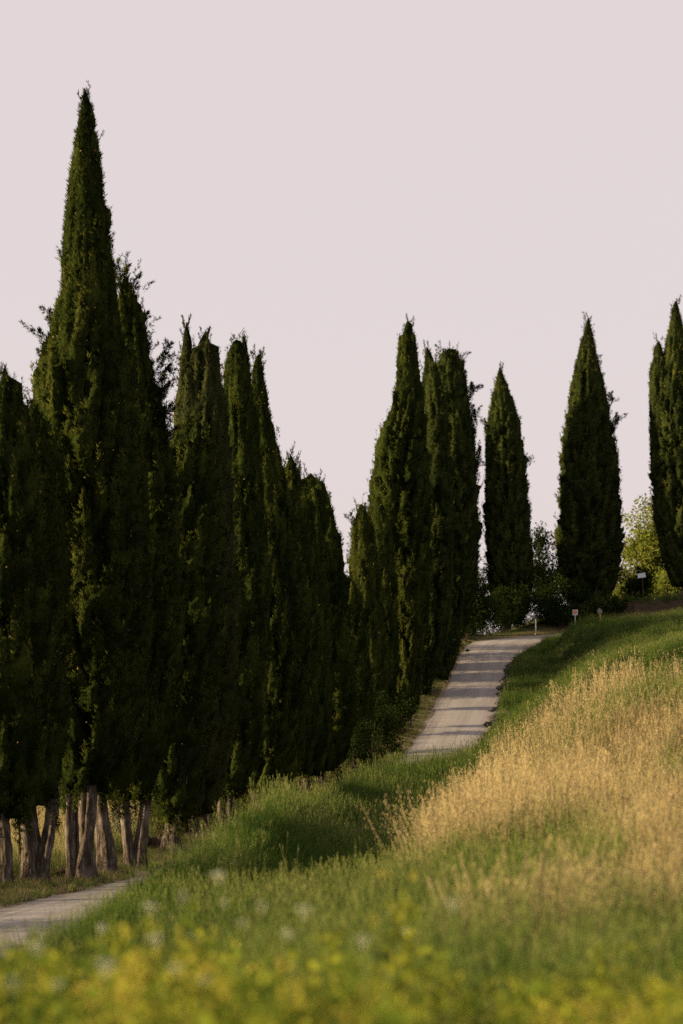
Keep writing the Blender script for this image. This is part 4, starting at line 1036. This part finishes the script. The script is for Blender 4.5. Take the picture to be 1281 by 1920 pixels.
def leafy_weed(r, h, n_stem, leaf):
    Vs, Qs, Hs, Bs, Ks = [], [], [], [], []; off = 0
    for i in range(n_stem):
        a = r.uniform(0, 6.28); p0 = np.array([r.normal(0, .05), r.normal(0, .05), 0]); hh = h * r.uniform(.7, 1.1); b = r.random()
        tp = p0 + np.array([math.cos(a) * .12, math.sin(a) * .12, hh])
        for u in np.linspace(0.12, 1, 13):
            p = p0 + (tp - p0) * u; la = r.uniform(0, 6.28)
            d = nrm(np.array([math.cos(la), math.sin(la), r.uniform(.1, 1.0)])); l = leaf * r.uniform(.6, 1.2) * (1.15 - .6 * u); s = nrm(np.cross(d, r.normal(size=3)))
            Vs.append(np.array([p, p + d * l * .5 + s * l * .2, p + d * l - np.array([0, 0, .2 * l]), p + d * l * .5 - s * l * .2])); Qs.append([off, off + 1, off + 2, off + 3]); off += 4
            Hs.extend([u * .8] * 4); Bs.extend([b] * 4); Ks.extend([0.0] * 4)
        for u in range(6):
            p = tp + r.normal(0, .025, 3); d = nrm(r.normal(size=3) + np.array([0, 0, 1.2])); l = .03; s = nrm(np.cross(d, r.normal(size=3)))
            Vs.append(np.array([p, p + d * l * .5 + s * l * .4, p + d * l, p + d * l * .5 - s * l * .4])); Qs.append([off, off + 1, off + 2, off + 3]); off += 4
            Hs.extend([1.0] * 4); Bs.extend([b] * 4); Ks.extend([0.8 if i % 2 else 0.1] * 4)
        s = np.array([.004, 0, 0]); Vs.append(np.array([p0 - s, p0 + s, tp + s, tp - s])); Qs.append([off, off + 1, off + 2, off + 3]); off += 4
        Hs.extend([0, 0, .8, .8]); Bs.extend([b] * 4); Ks.extend([0.0] * 4)
    return np.vstack(Vs), np.array(Qs), np.zeros((0, 3), int), np.array(Hs), np.array(Bs), np.array(Ks)
def proto(col, name, parts, mat_):
    Vs, Fs, A = [], [], [[], [], []]; off = 0; Qa, Ta = [], []
    for V, Q, T, h, b, k in parts:
        Vs.append(V); Qa.append(np.asarray(Q).reshape(-1, 4) + off); Ta.append(np.asarray(T).reshape(-1, 3) + off); off += len(V)
        A[0].append(h); A[1].append(b); A[2].append(k)
    me = mesh_from(name, np.vstack(Vs), [np.vstack(Qa), np.vstack(Ta)], [M[mat_]], {'h': np.concatenate(A[0]), 'brnd': np.concatenate(A[1]), 'head': np.concatenate(A[2]).astype(float)})
    o = bpy.data.objects.new(name, me); col.objects.link(o); return o
def pcol(name): c = bpy.data.collections.new(name); return c
r = np.random.default_rng(77)
c_short, c_tall, c_dry, c_weed, c_oat = pcol('short_grass_tufts'), pcol('tall_grass_tufts'), pcol('dry_grass_tufts'), pcol('weed_tufts'), pcol('oat_stalks')
for k in range(4): proto(c_short, f'short_tuft_{k}', [blades(r, 34, 0.26, 0.17, 0.010, .6)], 'grass')
for k in range(5): proto(c_tall, f'tall_tuft_{k}', [blades(r, 34, 0.58, 0.17, 0.009, .45), heads(r, 2, 0.74, .13, 'ear')], 'grass')
for k in range(5): proto(c_dry, f'dry_tuft_{k}', [blades(r, 18, 0.62, 0.14, 0.008, .35), heads(r, 4, 0.82, .14, 'oat' if k % 2 else 'ear')], 'grass')
for k in range(4): proto(c_oat, f'oat_stalk_{k}', [heads(r, 4, 1.1, .12, 'oat'), blades(r, 5, .5, .08, .008, .4)], 'grass')
for k in range(5): proto(c_weed, f'weed_tuft_{k}', [leafy_weed(r, 0.62, 5, 0.10), blades(r, 8, 0.6, .12, .012, .4)], 'weed')

c_big = pcol('big_weed_tufts')
for k in range(4): proto(c_big, f'big_weed_{k}', [leafy_weed(r, 0.70, 3, 0.19)], 'weed')

def scatter_group(col):
    ng = bpy.data.node_groups.new('scatter_' + col.name, 'GeometryNodeTree')
    ng.interface.new_socket('Geometry', in_out='INPUT', socket_type='NodeSocketGeometry')
    ng.interface.new_socket('Geometry', in_out='OUTPUT', socket_type='NodeSocketGeometry')
    gi = ng.nodes.new('NodeGroupInput'); go = ng.nodes.new('NodeGroupOutput')
    ci = ng.nodes.new('GeometryNodeCollectionInfo'); ci.inputs['Collection'].default_value = col
    ci.inputs['Separate Children'].default_value = True; ci.inputs['Reset Children'].default_value = True
    ip = ng.nodes.new('GeometryNodeInstanceOnPoints'); ip.inputs['Pick Instance'].default_value = True
    def na(name, ty):
        n = ng.nodes.new('GeometryNodeInputNamedAttribute'); n.data_type = ty; n.inputs['Name'].default_value = name; return n.outputs['Attribute']
    ng.links.new(gi.outputs[0], ip.inputs['Points']); ng.links.new(ci.outputs[0], ip.inputs['Instance'])
    ng.links.new(na('rot', 'FLOAT_VECTOR'), ip.inputs['Rotation']); ng.links.new(na('scl', 'FLOAT_VECTOR'), ip.inputs['Scale']); ng.links.new(na('pick', 'INT'), ip.inputs['Instance Index'])
    ng.links.new(ip.outputs[0], go.inputs[0]); return ng
def scatter(name, label, cat, col, X, Y, dry, scale, r, lean=0.12, zoff=0.0, mat_='grass'):
    n = len(X); Z = ground(X, Y) + zoff
    sc = scale * r.uniform(0.7, 1.3, n); scl = np.stack([sc * r.uniform(.9, 1.15, n), sc * r.uniform(.9, 1.15, n), sc], 1)
    me = bpy.data.meshes.new(name); me.vertices.add(n); me.vertices.foreach_set('co', np.stack([X, Y, Z], 1).astype(np.float32).ravel())
    def A(k, ty, v, f='value'): a = me.attributes.new(k, ty, 'POINT'); a.data.foreach_set(f, v.ravel())
    A('rot', 'FLOAT_VECTOR', np.stack([r.normal(0, lean, n), r.normal(0, lean, n), r.uniform(0, 6.28, n)], 1).astype(np.float32), 'vector')
    A('scl', 'FLOAT_VECTOR', scl.astype(np.float32), 'vector'); A('pick', 'INT', r.integers(0, 1000, n).astype(np.int32))
    A('dry', 'FLOAT', np.clip(dry, 0, 1).astype(np.float32)); A('tone', 'FLOAT', np.clip(vnoise(X * 1.1, Y * .5, 51) * .7 + r.random(n) * .4 - .05, 0, 1).astype(np.float32))
    me.update(); me.materials.append(M[mat_])
    o = obj(name, me); mo = o.modifiers.new('scatter', 'NODES'); mo.node_group = scatter_group(col)
    return tag(o, label, cat, kind='stuff')
def rand_xy(r, n, y0, y1, margin=1.0, lo=-0.165, hi=0.165):
    Y = np.sqrt(r.random(n) * (y1 ** 2 - y0 ** 2) + y0 ** 2)
    X = r.uniform(lo, hi, n) * Y + r.uniform(-margin, margin, n); return X, Y
CR = cypress_bases = np.array([[o.location.x, o.location.y] for o in TREES])
def offtree(X, Y, rad=0.4):
    k = np.ones(len(X), bool)
    for b in CR: k &= (X - b[0]) ** 2 + (Y - b[1]) ** 2 > rad ** 2
    return k

r = np.random.default_rng(31)
# mid + far green grass on the bank and hillside
X, Y = rand_xy(r, 62000, 7, 72); d, _ = road_coords(X, Y); dry = dryness(X, Y, d)
k = (d > 2.35) & (r.random(len(X)) > dry * 1.0)
short = (vnoise(X * .35, Y * .10, 61) < 0.42) & (Y > 36)
a = k & ~short
scatter('green_grass', 'tall green grass covering the near bank', 'grass', c_tall, X[a], Y[a], dry[a] * .8 + r.normal(0.04, .12, a.sum()), (0.42 + .5 * vnoise(X[a] * 1.3, Y[a] * .9, 73)) * (0.7 + 0.3 * smooth((X[a] + .10 * Y[a]) / 2)), r)
a = k & short
scatter('short_grass', 'short dense green grass in the hollow of the bank', 'grass', c_short, X[a], Y[a], dry[a] * .6 + r.normal(0, .1, a.sum()), 1.25, r)
X, Y = rand_xy(r, 46000, 66, 214, 2.0, -0.02, 0.17); d, _ = road_coords(X, Y); dry = dryness(X, Y, d)
k = (d > 2.3) & (d < 40)
scatter('hillside_grass', 'green grass on the shaded hillside above the road', 'grass', c_tall, X[k], Y[k], dry[k] * .8 + r.normal(0.04, .12, k.sum()), 0.55 + .55 * vnoise(X[k] * .7, Y[k] * .4, 74), r)
# golden oats
X, Y = rand_xy(r, 38000, 8, 60); d, _ = road_coords(X, Y); dry = dryness(X, Y, d)
cl = vnoise(X * 1.6, Y * 1.2, 71) * .6 + vnoise(X * 4.5, Y * 4, 72) * .4
k = (d > 2.6) & (r.random(len(X)) < dry * 1.3) & (r.random(len(X)) < .25 + 1.3 * cl)
scatter('golden_oat_grass', 'golden dry wild oats covering the sunlit right slope', 'grass', c_dry, X[k], Y[k], dry[k] - .02 + r.normal(0, .24, k.sum()), 0.45 + 0.48 * cl[k], r)
# taller wild oats standing loose along the green edge of the golden slope
Y = r.uniform(30, 53, 900); X = np.interp(Y, [0, 12, 22, 32, 40, 45, 49, 54], [3.0, 1.6, 1.3, 1.6, 2.2, 2.8, 3.6, 7.6]) + np.abs(r.normal(0, 1.6, len(Y))) - .7
scatter('tall_wild_oats', 'tall loose wild oats along the green edge of the golden slope', 'grass', c_oat, X, Y, r.normal(.85, .15, len(X)), 0.95, r)
# field west of the row
Y = r.uniform(40, 190, 42000); X = np.interp(Y, RC[:nr, 1], RC[:nr, 0]) - r.uniform(4.0, 26, len(Y)); d, _ = road_coords(X, Y)
k = (d < -3.4) & offtree(X, Y)
scatter('west_field_grass', 'tall golden grass in the sunny field behind the trunks', 'grass', c_dry, X[k], Y[k], dryness(X[k], Y[k], d[k]) + r.normal(-.05, .15, k.sum()), 1.0, r)
# thin dry verge grass at the foot of the row
Y = r.uniform(36, 212, 12000); X = np.interp(Y, RC[:, 1], RC[:, 0]) - r.uniform(2.1, 5.4, len(Y)); d, _ = road_coords(X, Y)
k = (d < -2.15) & offtree(X, Y, .3) & (r.random(len(X)) < .75)
scatter('verge_grass', 'thin dry grass on the verge below the cypress trunks', 'grass', c_short, X[k], Y[k], r.normal(.55, .25, k.sum()), 0.85, r)
# hilltop behind the bend
X, Y = rand_xy(r, 7000, 222, 300, 2, .03, .16); d, _ = road_coords(X, Y); k = (d < -3.5) & (Y > 232)
scatter('hilltop_grass', 'rough grass on the hilltop around the far cypresses', 'grass', c_tall, X[k], Y[k], r.normal(.25, .2, k.sum()), 1.2, r)
# blurred foreground weeds
X, Y = rand_xy(r, 1900, 4.6, 11.5, .3); k = r.random(len(X)) < np.interp(Y, [5, 8, 13], [1, .8, .28]); X, Y = X[k], Y[k]
scatter('foreground_weeds', 'out-of-focus yellow-green leafy weeds along the bottom of the photo', 'weeds', c_weed, X, Y, r.normal(.22, .3, len(X)), 0.40 + .70 * vnoise(X * 2.6, Y * 1.7, 75) ** 1.3, r, mat_='weed')

Y = r.uniform(6.5, 12.0, 130); X = r.normal(-0.05, 0.065, len(Y)) * Y
scatter('tall_weeds', 'taller out-of-focus leafy weeds at the lower centre of the photo', 'weeds', c_big, X, Y, r.normal(.0, .25, len(X)), 0.66 + .42 * vnoise(X * 2, Y * 2, 76), r, mat_='weed')
# ------------------------------------------------------------------ blurred wild flowers in the foreground
def umbel(r, petal):
    mbh = MB(); 
    for q in range(34):
        a = q * 2.4; rad = 0.042 * math.sqrt(q / 34); c = np.array([rad * math.cos(a), rad * math.sin(a), 0.012 * (1 - (rad / .042) ** 2)])
        th = np.linspace(0, 2 * np.pi, 5, endpoint=False) + r.uniform(0, 1); s = 0.0065
        mbh.add(np.vstack([np.stack([c[0] + s * np.cos(th), c[1] + s * np.sin(th), c[2] + r.normal(0, .0015, 5)], 1), [c + (0, 0, .003)]]), None, [[5, k, (k + 1) % 5] for k in range(5)])
    for q in range(8):
        a = q * .785; mbh.tube([(0, 0, -0.05), (.018 * math.cos(a), .018 * math.sin(a), -.02), (.032 * math.cos(a), .032 * math.sin(a), .0)], .0012, 4, False)
    return mbh.mesh('flower_head', [petal])
head_w, head_y = umbel(r, M['petal']), umbel(r, M['petal_y'])
mb = MB(); mb.tube([(0, 0, -1.1), (0.02, 0.01, -0.6), (0.0, 0.0, -0.04)], [0.004, 0.0035, 0.003], 6)
for q in range(5):
    a = q * 2.1; z_ = -0.85 + q * .12; dv = np.array([math.cos(a), math.sin(a), .8]) * .07
    s = np.array([-math.sin(a), math.cos(a), 0]) * .016; p0 = np.array([.015, .005, z_])
    mb.add(np.array([p0, p0 + dv * .5 + s, p0 + dv, p0 + dv * .5 - s]), [[0, 1, 2, 3]])
stem_me = mb.mesh('stem', [M['stem']], False)
spots = [(283, 1700), (193, 1738), (70, 1772), (135, 1775), (365, 1752), (330, 1765), (420, 1692), (492, 1698), (345, 1680), (255, 1650), (572, 1705), (628, 1630), (720, 1640), (700, 1720),
         (760, 1745), (640, 1690), (290, 1760), (150, 1800), (25, 1842), (110, 1845), (200, 1808), (480, 1838), (385, 1838), (230, 1840), (330, 1815), (735, 1830), (775, 1640), (620, 1775), (680, 1760), (985, 1740), (540, 1750), (455, 1730), (850, 1690), (60, 1700), (410, 1640)]
for q, (px_, py_) in enumerate(spots[::2] + spots[1::6]):
    Yq = r.uniform(8.0, 12.5) if py_ < 1770 else r.uniform(6.5, 8.5)
    p = at(px_, py_, Yq); yel = q % 7 == 6
    o = thing('wild_flower', 'blurred yellow flower head among the foreground weeds' if yel else 'blurred white umbel flower among the foreground weeds', 'flower', p,
              'blurred yellow foreground flowers' if yel else 'blurred white foreground flowers', rot=(r.normal(0, .1), r.normal(0, .1), r.uniform(0, 6)))
    s_ = r.uniform(.42, .9)
    h_ = obj('flower_head', head_y if yel else head_w, o); h_.scale = (s_,) * 3
    obj('stem', stem_me, o)
import sys
tris = sum(sum(len(p.vertices) - 2 for p in o.data.polygons) if len(o.data.polygons) < 2000 else len(o.data.loops) - 2 * len(o.data.polygons) for o in S.objects if o.type == 'MESH')
print('TRIS', tris, file=sys.stderr)
